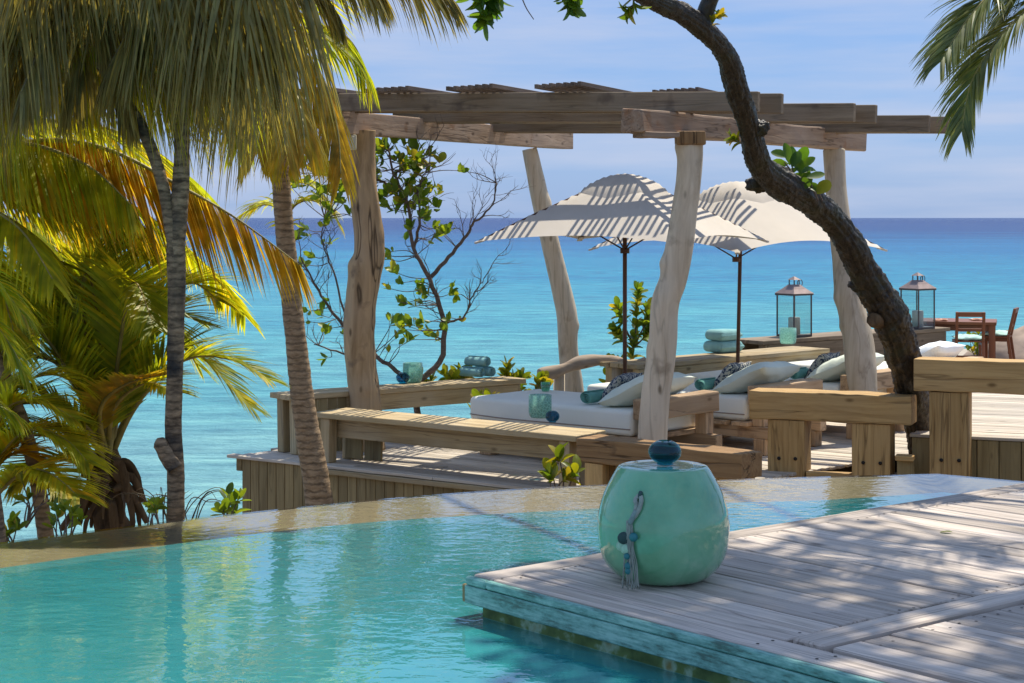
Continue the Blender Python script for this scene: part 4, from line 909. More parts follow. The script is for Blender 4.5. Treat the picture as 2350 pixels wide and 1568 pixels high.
# boulder
mb = MB(); bm = bmesh.new(); bmesh.ops.create_icosphere(bm, subdivisions=4, radius=1)
for v in bm.verts:
    d = v.co.normalized(); v.co = Vector((d.x * 1.5, d.y * 1.2, d.z * 1.0)) * (1 + .32 * noise.noise(d * 1.6) + .16 * noise.noise(d * 4) + .06 * noise.noise(d * 11))
mb.add([v.co.copy() for v in bm.verts], [tuple(v.index for v in f.verts) for f in bm.faces]); bm.free()
p = P(2432, 800, 29.5); o = mb.obj('boulder', M_['rock'], None, Matrix.Translation((p.x, p.y, -.25))); tag(o, 'brown rock outcrop at the right edge behind the dining chairs', 'rock')

# ================================================================== ceramic stool, vase, tassel
sc_ = G(1522, 1331, DZ); ST = Vector((sc_.x, sc_.y, DZ))
prof = [(.001, .004), (.105, .002), (.135, .006), (.163, .018), (.189, .040), (.216, .075), (.232, .125), (.2385, .195), (.236, .235), (.227, .275), (.213, .317), (.192, .360), (.176, .388), (.166, .404), (.160, .411), (.150, .414), (.10, .4135), (.001, .413)]
pr = [Vector((a, b, 0)) for a, b in prof]; pr = catmull(pr[:15], 4) + pr[15:]
vessel('ceramic_stool', ST, [(v.x, v.y) for v in pr], M_['celadon'], 'round celadon green glazed ceramic stool on the pool deck', 'stool', 72)
vt = ST + Vector((.006, .0, .416))
vp = [(.001, .001), (.028, .001), (.030, .003)] + [(.060 * math.cos(a), .047 + .044 * math.sin(a)) for a in [R(-62 + 8.6 * k) for k in range(16)]]
vp += [(.055 * math.cos(a), .047 + .039 * math.sin(a)) for a in [R(64 - 10 * k) for k in range(13)]] + [(.001, .012)]
vessel('glass_vase', vt, vp, M_['teal'], 'round deep teal glass vase on top of the ceramic stool', 'vase', 48)
# tassel hanging down the front left of the stool
ta = empty('tassel', ST + Vector((-.10, -.21, 0)), 'grey cord tassel with teal beads hanging down the ceramic stool', 'tassel')
def onpot(h, da, off=.006):
    """point on the stool's surface at height h, angle da from straight-to-camera"""
    rr = .2
    for (r0, z0), (r1, z1) in zip(prof[1:], prof[2:]):
        if z0 <= h <= z1: rr = r0 + (r1 - r0) * (h - z0) / max(1e-6, z1 - z0)
    a = -math.pi / 2 + da; return ST + Vector(((rr + off) * math.cos(a), (rr + off) * math.sin(a), h))
A0 = -.50
def cord(name, pts, r, mat, seg=6, n=6):
    path = catmull(pts, n); b0 = path[0].copy(); mb = MB(); tube(mb, [p - b0 for p in path], r, seg); return mb.obj(name, mat, ta, Matrix.Translation(b0))
cord('knot', [onpot(.345, A0 + .02), onpot(.338, A0 + .03, .012), onpot(.330, A0 + .01)], .008, M_['beadk'])
cord('loop', [onpot(.335, A0 + .02), onpot(.322, A0 + .06, .010), onpot(.295, A0 + .05, .010), onpot(.270, A0 + .0, .010), onpot(.255, A0 - .05, .010)], .0085, M_['cord'], 8)
cord('loop', [onpot(.335, A0 + .0), onpot(.322, A0 - .04, .010), onpot(.312, A0 - .02, .014), onpot(.305, A0 - .01, .010), onpot(.275, A0 - .02, .009), onpot(.255, A0 - .06, .010)], .008, M_['cord'], 8)
cord('binding', [onpot(.285, A0 - .0, .012), onpot(.265, A0 - .03, .014), onpot(.240, A0 - .08, .012)], [.0095 for _ in range(13)], M_['cordd'], 8)
r5 = random.Random(5); strands = []
for k in range(22):
    a = A0 - .09 + r5.uniform(-.035, .035); e = A0 - .08 + r5.uniform(-.15, .15)
    pts = []
    for q in range(6):
        h = .243 * (1 - q / 5) + .006 + (0 if q < 5 else r5.uniform(0, .02)); aa = a + (e - a) * q / 5 + r5.uniform(-.012, .012)
        base = onpot(max(.0, h), aa, 0); p = onpot(max(.12, h), aa, .008 + r5.random() * .008)      # strands fall straight from the belly
        pts.append(Vector((p.x, p.y, ST.z + max(.004, h))))
    c = cord('strand', pts, .0019, M_['cord'], 5, 4)
    strands.append(c)
def bead(h, a, r, mat, flat=1, off=.016):
    p = onpot(h, a, off); mb = MB(); lathe(mb, [(max(.001, r * math.sin(q)), -r * math.cos(q)) for q in [math.pi * k / 10 for k in range(11)]], 16)
    mb.obj('bead', mat, ta, Matrix.Translation(p) @ Matrix.Diagonal((1, flat, 1, 1)))
bead(.195, A0 - .005, .016, M_['bead']); bead(.188, A0 - .16, .022, M_['beadk'], .35); bead(.160, A0 - .20, .02, M_['shell'], .4); bead(.150, A0 - .14, .018, M_['shell'], .4); bead(.125, A0 - .12, .012, M_['bead']); bead(.09, A0 - .11, .014, M_['bead'], .6, .022); bead(.072, A0 - .11, .012, M_['bead'], .6, .03)

# ================================================================== plants
def leaf_mesh(name, mat, ln=.1, wd=.055, fold=.25, curl=.12):
    vs_ = []; fs = []; prof_ = [(0, .06), (.14, .45), (.36, .88), (.60, 1.0), (.82, .78), (.95, .40), (1, .04)]
    for t, q in prof_:
        z = -curl * ln * t * t
        vs_ += [(-wd / 2 * q, ln * t, z + fold * wd / 2 * q), (0, ln * t, z), (wd / 2 * q, ln * t, z + fold * wd / 2 * q)]
    for i in range(len(prof_) - 1):
        o_ = i * 3; fs += [(o_, o_ + 1, o_ + 4, o_ + 3), (o_ + 1, o_ + 2, o_ + 5, o_ + 4)]
    mb = MB(); mb.add(vs_, fs); return mb.mesh(name, mat)
LM = {k + str(v): leaf_mesh('leaf', M_[m], .10, (.062, .052, .07)[v], (.25, .45, .1)[v], (.12, .30, -.05)[v]) for k, m in (('g', 'leaf'), ('d', 'leaf_dark'), ('y', 'leaf_y')) for v in range(3)}
NL = [0]; XL = MB()
def place_leaf(parent, p, d, nrm, size, key, name='leaf'):
    Y = Vector(d).normalized(); Z = (Vector(nrm) - Y * Vector(nrm).dot(Y)); Z = Z.normalized() if Z.length > 1e-3 else Vector((0, 0, 1)); X = Y.cross(Z)
    if parent is not None and parent.name == 'seagrape_shrub':
        NL[0] += 1
        if NL[0] > 300:      # past 300 single leaves the rest are one joined part
            wd = size * .58; pts = [(0, 0), (.5, .35), (.42, .75), (0, 1), (-.42, .75), (-.5, .35)]
            XL.add([p + X * a * wd + Y * b * size + Z * abs(a) * wd * .3 - W['seagrape_shrub'].translation for a, b in pts], [(0, 1, 2, 3), (0, 3, 4, 5)], rnd.random()); return None
    M = Matrix((X, Y, Z)).transposed().to_4x4(); M.translation = p
    k_ = size / .10; return mobj(name, LM[key + str(rnd.randrange(3))], parent, M @ Matrix.Diagonal((k_ * rnd.uniform(.72, 1.12), k_, k_ * rnd.uniform(.4, 2.6), 1)))
ZZ = Vector((0, 0, 1))
def rv(r): return Vector((r.uniform(-1, 1), r.uniform(-1, 1), r.uniform(-1, 1)))
def rosette(parent, p, d, n, size, key, r, spread=.9):
    d = Vector(d).normalized(); a0 = r.random() * 6; up = Vector((0, 0, 1)) if abs(d.z) < .9 else Vector((1, 0, 0)); A = d.cross(up).normalized(); B = d.cross(A)
    for k in range(n):
        a = a0 + k * 2.4; f = .35 + .65 * k / n
        dd = d * (1.15 - f * .8) + (A * math.cos(a) + B * math.sin(a)) * spread * f + Vector((0, 0, .1))
        place_leaf(parent, p - d * size * .35 * (k / n), dd, d + rv(r) * .25, size * r.uniform(.75, 1.1), key)
def stem(parent, pts, r0, r1, mat, name='stem', seg=7, n=5, crook=0, rr=None):
    path = catmull(pts, n)
    if crook:
        for i in range(1, len(path) - 1): path[i] = path[i] + rv(rr) * crook
    b0 = path[0].copy(); mb = MB(); tube(mb, [p - b0 for p in path], [r0 + (r1 - r0) * i / (len(path) - 1) for i in range(len(path))], seg); return mb.obj(name, mat, parent, Matrix.Translation(b0)), path

# sea grape shrub behind the curved post
r6 = random.Random(21); DS = 19.4
sg = empty('seagrape_shrub', (P(960, 950, DS).x, DS, -.9), 'sea grape shrub with bare twigs and leaf clusters behind the curved post', 'shrub')
mains = [([(968, 990), (955, 890), (1010, 830), (1018, 740), (985, 640), (950, 570), (935, 470), (905, 400), (890, 345)], .040, .010),
         ([(958, 900), (920, 860), (870, 820), (800, 760), (745, 690), (715, 640), (690, 590)], .03, .008),
         ([(985, 640), (1030, 590), (1070, 540), (1090, 510), (1130, 470), (1140, 420)], .026, .006),
         ([(950, 570), (965, 500), (960, 430), (985, 380)], .02, .006), ([(870, 820), (790, 810), (720, 790)], .018, .006),
         ([(1018, 740), (1060, 730), (1085, 680), (1110, 640)], .016, .004), ([(935, 470), (880, 420), (800, 390), (740, 400)], .02, .005),
         ([(800, 760), (770, 640), (740, 560), (745, 500)], .014, .004), ([(905, 400), (960, 370), (985, 340)], .014, .004)]
tips = []; tw = MB()
for pts, ra, rb in mains:
    D = DS + r6.uniform(-.3, .3)
    _, path = stem(sg, [P(x, y, DS + (D - DS) * i / len(pts)) for i, (x, y) in enumerate(pts)], ra, rb, M_['twig'], 'branch', crook=.012, rr=r6)
    tips.append(path)
def twigs(p, d, ln, r, depth, rr):
    q = [p]; dd = d.normalized(); 
    for k in range(4): dd = (dd + rv(rr) * .28 + Vector((0, 0, .08))).normalized(); q.append(q[-1] + dd * ln / 4)
    tube(tw, q, [r, r * .85, r * .7, r * .55, r * .35], 4, False)
    if depth > 0:
        for k in (1, 2, 3, 4):
            if rr.random() < .8: twigs(q[k], dd + rv(rr) * .9, ln * rr.uniform(.45, .75), r * .6, depth - 1, rr)
    return q[-1], dd
nleaf = 0
for mi, path in enumerate(tips):
    m = len(path)
    for i in range(int(m * .35), m, 2):
        d = (path[min(i + 1, m - 1)] - path[i - 1]).normalized() + rv(r6) * .9
        d.y *= .6
        e, dd = twigs(path[i], d, r6.uniform(.18, .42), .006, 2 if mi in (2, 5, 1, 7) else 1, r6)
clus = [(740, 375, 60, 30, 5), (790, 400, 60, 50, 7), (900, 350, 70, 40, 9), (955, 360, 60, 40, 8), (900, 420, 60, 45, 8), (955, 425, 50, 45, 7), (700, 420, 40, 30, 3), (930, 470, 50, 40, 6), (985, 455, 30, 20, 2), (1000, 500, 40, 30, 4), (965, 520, 40, 30, 4), (770, 470, 50, 40, 5), (720, 540, 50, 30, 4), (890, 590, 20, 30, 2), (930, 650, 40, 30, 3), (1010, 660, 40, 30, 3), (960, 690, 40, 30, 4), (930, 745, 40, 30, 4), (965, 760, 40, 25, 5), (900, 700, 20, 40, 2), (745, 715, 40, 25, 3), (760, 745, 30, 20, 3), (1040, 745, 20, 15, 2), (910, 790, 30, 20, 2), (740, 820, 30, 20, 1), (1010, 545, 25, 20, 2), (690, 600, 30, 20, 2), (1060, 392, 4, 4, 1), (820, 340, 40, 30, 3)]
for (x, y, sx_, sy_, nn) in clus:
    for k in range(int(nn * 2.3 + .5) if y < 480 else int(nn * 1.4 + .5)):
        p = P(x + r6.uniform(-1, 1) * sx_, y + r6.uniform(-1, 1) * sy_, DS + r6.uniform(-.4, .4))
        d = Vector((r6.uniform(-.8, .8), r6.uniform(-.6, .4), r6.uniform(-.2, 1)))
        near = min((q for path in tips for q in path), key=lambda q: (q - p).length + max(0, q.z - p.z) * .8)
        mid = near.lerp(p, .55) + rv(r6) * .05; tube(tw, catmull([near, mid, p], 4), [.006, .0058, .0055, .005, .0045, .004, .0036, .0033, .003], 4, False); d = d + (p - mid).normalized() * .8
        rosette(sg, p, d, r6.choice((2, 3, 3, 4)), r6.uniform(.09, .165), 'y' if r6.random() < .22 else 'g', r6)

e = tw.obj('twigs', M_['twig'], sg); tag(e, kind='stuff')
if XL.v: tag(XL.obj('leaves', leafmat('seagrape_leaves', (.07, .14, .015), (.19, .27, .025), .48, 2.0, True, .45, tip=(.34, .26, .03)), sg, W['seagrape_shrub'].copy(), col=True), kind='stuff')
def leafy(name, label, cat, base, tops, size, key, seed, n=5, r0=.012, leaves_along=True, group=None):
    r = random.Random(seed); t = empty(name, base, label, cat, group)
    for tp in tops:
        mid = (Vector(base) + tp) / 2 + rv(r) * .04
        _, path = stem(t, [Vector(base), mid, tp], r0, r0 * .4, M_['twig'], 'stem')
        rosette(t, path[-1], path[-1] - path[-3], n, size, key, r)
        if leaves_along:
            for i in range(4, len(path) - 1, 2): rosette(t, path[i], path[i] - path[i - 2] + rv(r) * .5, max(2, n // 2), size * .9, key, r)
    return t
# leafy shrub beside the umbrella pole
r7 = random.Random(31); b0 = P(1452, 905, 21.6); t = empty('leafy_shrub', b0, 'upright glossy green shrub beside the nearer umbrella pole', 'shrub')
for pts in ([(1452, 905), (1450, 820), (1458, 760), (1462, 700), (1465, 660)], [(1452, 800), (1480, 745), (1492, 705)], [(1452, 790), (1430, 740), (1418, 700)], [(1452, 810), (1430, 780), (1412, 755)], [(1452, 800), (1478, 775), (1490, 755)]):
    _, path = stem(t, [P(x, y, 21.6 + r7.uniform(-.1, .1)) for x, y in pts], .014, .005, M_['twig'], 'stem')
    for i in range(5, len(path), 2): rosette(t, path[i], path[i] - path[i - 2], 7 if i < len(path) - 1 else 8, .15, 'y' if r7.random() < .3 else 'g', r7, 1.0)
# low plants that peep out along the benches
peeps = [(990, 878, 19.8, 5, 60, 'y', 'yellow green shoots behind the left bench, beside the glass'), (1040, 872, 20.0, 5, 50, 'y', 'yellow green shoots behind the left bench, left of the rolled towels'), (1165, 868, 20.3, 5, 40, 'y', 'green shoots behind the left bench, right of the rolled towels'), (1225, 898, 20.2, 6, 60, 'y', 'yellow shoots below the driftwood handrail'), (1400, 858, 21.2, 4, 40, 'y', 'yellow leaves beside the driftwood stub'), (1112, 942, 18.9, 5, 24, 'y', 'leafy sprigs under the left bench'), (2000, 850, 23.5, 4, 30, 'g', 'green leaves between the right bench and the pale post'), (2245, 792, 29.0, 5, 26, 'y', 'green shoots behind the dining table')]
for k, (x, y, D, nn, sp, key, lab) in enumerate(peeps):
    rr = random.Random(50 + k); base = P(x, y + 45, D); tops = [P(x + rr.uniform(-1, 1) * sp * .8, y - rr.uniform(-2, 26), D + rr.uniform(-.15, .15)) for _ in range(nn)]
    leafy('low_shrub', lab, 'shrub', base, tops, .15, key, 60 + k, 5, .010, True, 'low plants along the benches')
# bright plant in front of the cracked timber
base = P(1288, 1150, 13.6); leafy('low_shrub', 'bright yellow green plant at the left end of the cracked timber beam', 'shrub', base, [P(1284, 1052, 13.6), P(1268, 1085, 13.6), P(1318, 1088, 13.55), P(1300, 1098, 13.5), P(1262, 1100, 13.5)], .14, 'y', 77, 6, .010, False)
# plants just beyond the rim, at the left
for k, (x, y, D, nn, sp, sz, lab) in enumerate([(525, 1182, 9.6, 6, 26, .085, 'thick round leaved plant at the pool rim left of the deck skirt'), (150, 1212, 9.4, 7, 34, .075, 'green leafy plant at the foot of the grey palm trunk'), (350, 1200, 9.5, 5, 40, .07, 'dark leafy plant between the young palm and the forked stem'), (20, 1235, 9.1, 6, 22, .08, 'leafy plant in the lower left corner by the rim'), (60, 1150, 9.8, 6, 60, .07, 'yellowish leafy branch beside the grey palm trunk')]):
    rr = random.Random(90 + k); base = P(x, y + 60, D); tops = [P(x + rr.uniform(-1, 1) * sp, y - rr.uniform(0, 45), D + rr.uniform(-.1, .1)) for _ in range(nn)]
    leafy('rim_plant', lab, 'plant', base, tops, sz, 'g' if k != 4 else 'y', 95 + k, 4, .007, False, 'plants along the pool rim')

dg = empty('dry_grass', P(430, 1230, 9.7), 'thin dry grass blades beside the forked stem at the rim', 'grass')
rg = random.Random(66)
for k in range(20):
    a = rg.uniform(-1, 1); x0 = 405 + rg.uniform(-40, 40)
    l = [(x0, 1225), (x0 + a * 40, 1160 - rg.random() * 20), (x0 + a * 95, 1115 + rg.random() * 40), (x0 + a * 140, 1120 + rg.random() * 60)]
    path = catmull([P(x, y, 9.75) for x, y in l], 5); b0 = path[0].copy(); mb = MB(); tube(mb, [p - b0 for p in path], [.004 - .003 * i / (len(path) - 1) for i in range(len(path))], 4); mb.obj('blade', M_['husk'] if k % 3 else M_['rachis_d'], dg, Matrix.Translation(b0))
# ------------------------------------------------------------------ palms
def frond(parent, ctrl, mat, n=70, llen=.6, width=.022, hang=.5, spread=.9, fwd=.55, r0=.02, seed=0, twist=.4, t0=.12, lprof=None, rmat=None, tint=(.0, 1.0), roll=0.0, jitter=.06, dn=0.0):
    r = random.Random(seed); path = catmull(ctrl, 8); m = len(path); b0 = path[0].copy()
    mb = MB(); tube(mb, [p - b0 for p in path], [r0 * (1 - .85 * i / (m - 1)) for i in range(m)], 7)
    fo = mb.obj('frond', rmat or M_['rachis'], parent, Matrix.Translation(b0))
    lf = MB()
    for k in range(n):
        t = t0 + (1 - t0) * (k + r.random() * .6) / n; fi = t * (m - 1); i = min(int(fi), m - 2); p = path[i].lerp(path[i + 1], fi - i)
        T = (path[i + 1] - path[i]).normalized(); S = T.cross(Vector((0, 0, 1))); S = S.normalized() if S.length > .05 else Vector((1, 0, 0)); Nn = S.cross(T).normalized()
        if roll: 
            q = Matrix.Rotation(roll, 3, T); S = q @ S; Nn = q @ Nn
        prof_ = lprof(t) if lprof else min(1, .45 + 2.2 * (t - t0)) * (1 - .62 * max(0, (t - .45) / .55) ** 1.5)
        for s in (-1, 1):
            ln = llen * prof_ * r.uniform(.78, 1.1)
            d = (T * (fwd + .5 * t) + S * s * spread + Nn * (.25 if not dn else 0) - ZZ * dn + rv(r) * jitter).normalized()
            segs = 5; pos = p.copy(); tw_ = r.uniform(-twist, twist); Wv = d.cross(Nn).normalized(); Wv = (Matrix.Rotation(tw_, 3, d) @ Wv)
            wd = width * r.uniform(.75, 1.15); vs_ = []; wp = (.55, 1, .9, .66, .36, .03)
            g = hang * r.uniform(.7, 1.3)
            for q in range(segs + 1):
                vs_ += [pos - b0 - Wv * wd * wp[q] / 2, pos - b0 + Wv * wd * wp[q] / 2]
                d = (d + Vector((0, 0, -1)) * g * (.25 + .35 * q / segs)).normalized(); Wv = (Wv - d * Wv.dot(d)).normalized(); pos = pos + d * ln / segs
            lf.add(vs_, [(2 * q, 2 * q + 1, 2 * q + 3, 2 * q + 2) for q in range(segs)], tint[0] + (tint[1] - tint[0]) * r.random() ** 1.3)
    lo = lf.obj('leaflets', mat, fo, Matrix.Translation(b0), col=True); tag(lo, kind='stuff')
    return fo
def pp(lst, D, dD=0): return [P(x, y, D + dD * i / max(1, len(lst) - 1)) for i, (x, y) in enumerate(lst)]

def palm_trunk(parent, pts, D, mat, name='trunk', ring=30, amp=.05, lean=0, n=10, seg=20):
    rows_ = [(P(x, y, D + lean * i / (len(pts) - 1)), wd * .87 / 2 / F * D) for i, (x, y, wd) in enumerate(pts)]
    path = catmull([q[0] for q in rows_], n); rr = [v.x for v in catmull([(q[1], 0, 0) for q in rows_], n)]
    # fine rings
    dense = resamp(path, 220); ds = resamp([Vector((v, i * .001, 0)) for i, v in enumerate(rr)], 220)
    b0 = dense[0].copy(); mb = MB(); L_ = sum((a - b).length for a, b in zip(dense, dense[1:]))
    tube(mb, [p - b0 for p in dense], [v.x for v in ds], seg, True, lambda p, d, t: 1 + amp * ((t * L_ * ring / 2.0 + .25 * noise.noise(d * 1.2 + p * 2)) % 1.0 - .5) * -1 + .07 * noise.noise(p * 7 + d * 1.5))
    return mb.obj(name, mat, parent, Matrix.Translation(b0))

# 1. forked stem with the hanging curtain of old strap leaves
fs_ = empty('forked_palm', P(402, 1300, 9.6), 'dark forked stem at the pool rim under a curtain of dry hanging leaves', 'palm tree')
palm_trunk(fs_, [(403, 1330, 50), (403, 1190, 48), (403, 1090, 46), (398, 980, 46), (401, 860, 44), (404, 740, 44), (405, 640, 46), (404, 560, 50), (408, 520, 46), (415, 420, 42), (418, 300, 42), (413, 180, 40), (402, 60, 42), (380, -60, 44), (340, -180, 46)], 9.6, M_['stembark'], ring=26, amp=.035)
palm_trunk(fs_, [(402, 590, 30), (390, 520, 32), (375, 430, 32), (350, 350, 32), (318, 280, 30), (260, 190, 30), (190, 80, 30), (150, -60, 30)], 9.58, M_['stembark'], 'side_stem', ring=26, amp=.035)
mb = MB(); path = pp([(402, 1075), (385, 1050), (372, 1030), (368, 1005)], 9.55); b0 = path[0].copy(); tube(mb, [p - b0 for p in catmull(path, 4)], [.05, .048, .045, .042, .04, .042, .042, .04, .038, .04, .036, .03, .02], 12, True, lambda p, d, t: 1 + .25 * noise.noise(p * 20 + d)); mb.obj('stub', M_['stembark'], fs_, Matrix.Translation(b0))
cur = [([(330, -160), (200, -120), (60, -60), (-60, 60)], 9.3), ([(340, -160), (230, -60), (120, 40), (20, 180)], 9.7), ([(150, -80), (60, -20), (-60, 120)], 9.9), ([(180, -60), (240, 40), (270, 140), (300, 250)], 9.3), ([(340, -150), (420, -40), (480, 40), (540, 150)], 9.35), ([(340, -150), (460, -90), (580, 10), (660, 120)], 9.6),
       ([(330, -160), (330, -20), (300, 60), (240, 170)], 9.2), ([(340, -160), (540, -130), (700, -60), (780, 40)], 9.3), ([(340, -170), (600, -190), (820, -120), (960, -40), (1040, 0)], 9.5), ([(150, -80), (120, 20), (90, 110), (50, 210)], 9.4), ([(340, -160), (380, 0), (420, 80), (460, 160)], 9.8), ([(330, -160), (140, -170), (-20, -90), (-120, 0)], 9.1), ([(350, -150), (520, -60), (610, 60), (640, 170)], 9.25), ([(340, -170), (640, -150), (780, -90), (880, -10)], 9.2), ([(160, -80), (190, 20), (180, 120), (150, 230)], 9.6)]
for k, (l, D) in enumerate(cur):
    right = l[-1][0] > 640
    frond(fs_, pp(l, D, r7.uniform(-.5, .3)), M_['frond_dry'], 100, .58 if not right else .50, .019, .35, .35, .35, .018, 200 + k, .9, .08, rmat=M_['rachis_d'], tint=(0, .85) if not right else (.2, .95), jitter=.16, dn=.9 if not right else .5)
for k in range(14):
    y0 = -120 + 22 * (k % 7) + r7.uniform(-20, 20); x0 = -160 + 60 * (k % 3); x1 = (560, 690, 430)[k % 3] + r7.uniform(-60, 60)
    l = [(x0, y0 + 60 + 5 * k), (x0 + (x1 - x0) * .33, y0 + 10), (x0 + (x1 - x0) * .66, y0), (x1, y0 + 40 + r7.uniform(0, 50))]
    frond(fs_, pp(l if k % 2 else l[::-1], 9.0 + .11 * k, r7.uniform(-.2, .3)), M_['frond_dry' if k != 5 else 'frond'], 125, .94, .018, .3, .22, .12, .016, 240 + k, 1.2, .02, lprof=lambda t: .72 + .3 * math.sin(t * 9 + 1), rmat=M_['rachis_d'], tint=(0, .85), jitter=.13, dn=1.3)
for k in range(5):      # fresher strands lit from behind
    x0 = -140 + 90 * k; l = [(x0, 40 + 12 * k), (x0 + 110, 20), (x0 + 230, 40), (x0 + 330, 100)]
    frond(fs_, pp(l, 10.1 + .1 * k), M_['frond'], 70, .95, .022, .25, .25, .15, .014, 270 + k, 1.0, .05, lprof=lambda t: .85 + .15 * math.sin(t * 11), tint=(.4, 1), jitter=.12, dn=1.2)
# 2. tall coconut palm beside the bench
cp = empty('coconut_palm', P(735, 1300, 15.6), 'ringed coconut palm trunk rising beside the left end of the benches', 'palm tree')
palm_trunk(cp, [(745, 1300, 84), (733, 1160, 74), (722, 1080, 68), (706, 990, 62), (692, 900, 58), (681, 800, 54), (670, 700, 52), (660, 600, 50), (651, 500, 49), (644, 400, 48), (638, 300, 50), (634, 200, 56), (630, 100, 60)], 15.6, M_['palmbark'], ring=22, amp=.05)
for k, (l, dD) in enumerate([([(632, 120), (690, 120), (745, 190), (775, 300), (782, 400)], -.6), ([(632, 130), (600, 140), (560, 220), (545, 330)], .4), ([(634, 140), (660, 170), (690, 250), (700, 340)], -1.0), ([(632, 110), (720, 60), (800, 90), (850, 180)], .3), ([(630, 120), (640, 180), (650, 260), (655, 350)], -1.2), ([(632, 110), (560, 90), (490, 140), (460, 220)], .2), ([(632, 100), (640, 20), (700, -60), (790, -80), (870, -20)], -.5), ([(632, 130), (620, 190), (600, 280), (590, 340)], -.9)]):
    frond(cp, pp(l, 15.5, dD), M_['frond_gold' if k in (0, 2, 4, 7) else 'frond'], 58, .75, .034, .35, .5, .45, .024, 300 + k, .5, .10, dn=.6)
# 3. young palm near the rim
yp = empty('young_palm', P(255, 1250, 11.0), 'bushy young palm with brown husks at its base behind the pool rim', 'palm tree')
YD = 11.0
mb = MB(); path = catmull(pp([(255, 1330), (255, 1200), (250, 1110), (248, 1030)], YD), 30); b0 = path[0].copy(); tube(mb, [p - b0 for p in path], [.105 - .045 * i / (len(path) - 1) for i in range(len(path))], 40, True, lambda p, d, t: 1 + .35 * noise.noise(p * 6 + d * 1.3) + .3 * abs(noise.noise(Vector((d.x * 6, d.y * 6, p.z * 5)))) + .2 * noise.noise(p * 28 + d * 4)); mb.obj('trunk', M_['husk'], yp, Matrix.Translation(b0))
r8 = random.Random(8)
for k in range(34):
    a = r8.uniform(-1, 1); y0 = r8.uniform(1035, 1165); ln = r8.uniform(45, 95); cv = r8.uniform(.2, 1)
    l = [(252 + a * 14, y0), (252 + a * (30 + 20 * cv), y0 - 14 * cv + 6), (252 + a * (48 + 30 * cv), y0 + ln * .45), (252 + a * (52 + 34 * cv), y0 + ln)]
    path = catmull(pp(l, YD - .02 - r8.uniform(0, .14)), 5); b0 = path[0].copy(); mb = MB(); vs_ = []; m = len(path); w0 = r8.uniform(.010, .034)
    for i, p in enumerate(path):
        T = (path[min(i + 1, m - 1)] - path[max(0, i - 1)]).normalized(); S = T.cross(Vector((.3 * a, 1, 0))).normalized(); wd = w0 * (.5 + .6 * math.sin(math.pi * (.1 + .85 * i / (m - 1)))) * (1 + .35 * noise.noise(Vector((i * .9, k, 0)))); vs_ += [p - b0 - S * wd, p - b0 + Vector((0, -w0 * .5, 0)), p - b0 + S * wd * .9]
    mb.add(vs_, [(3 * i + q, 3 * i + q + 1, 3 * i + q + 4, 3 * i + q + 3) for i in range(m - 1) for q in (0, 1)]); mb.obj('husk', M_['husk'], yp, Matrix.Translation(b0))
for k, l in enumerate([[(250, 1090), (190, 1150), (140, 1215)], [(250, 1130), (215, 1100), (150, 1030)], [(262, 1080), (300, 1130), (338, 1200)]]):
    mb = MB(); path = catmull(pp(l, YD - .1), 5); b0 = path[0].copy(); tube(mb, [p - b0 for p in path], [.04 - .022 * i / (len(path) - 1) for i in range(len(path))], 8); mb.obj('old_stalk', M_['husk'], yp, Matrix.Translation(b0))
yf = [([(255, 1050), (300, 950), (370, 860), (450, 818), (540, 828), (612, 868)], -.3, 'frond', .42, .5), ([(248, 1050), (220, 880), (190, 720), (210, 600), (290, 560), (380, 600)], .3, 'frond', .62, .45), ([(245, 1050), (180, 900), (110, 780), (30, 720), (-70, 730)], -.5, 'frond', .6, .5), ([(245, 1060), (200, 980), (120, 930), (30, 930), (-60, 970)], -.6, 'frond', .5, .5), ([(235, 1110), (180, 1040), (110, 1000), (20, 1010), (-50, 1060)], -.4, 'frond', .45, .6), ([(252, 1050), (240, 860), (200, 680), (120, 560), (20, 520)], .5, 'frond', .6, .4), ([(252, 1050), (280, 900), (320, 780), (390, 720), (460, 740)], .5, 'frond', .5, .5), ([(248, 1050), (190, 840), (90, 700), (-40, 600)], .2, 'frond', .6, .35), ([(250, 1050), (260, 940), (330, 880), (400, 900)], -.6, 'frond', .4, .6), ([(246, 1055), (230, 940), (290, 880), (380, 860)], -.8, 'frond_gold', .34, .4), ([(250, 1050), (200, 800), (150, 620), (170, 480), (260, 430)], .8, 'frond', .6, .5), ([(245, 1050), (150, 850), (40, 820), (-60, 860)], -.2, 'frond', .55, .5)]
for k, (l, dD, mt, ll, hg) in enumerate(yf): frond(yp, pp(l, YD, dD), M_[mt], 80, ll, .027, hg * .35, .85, .65, .022, 400 + k, .3, .2, tint=(.05, .9))
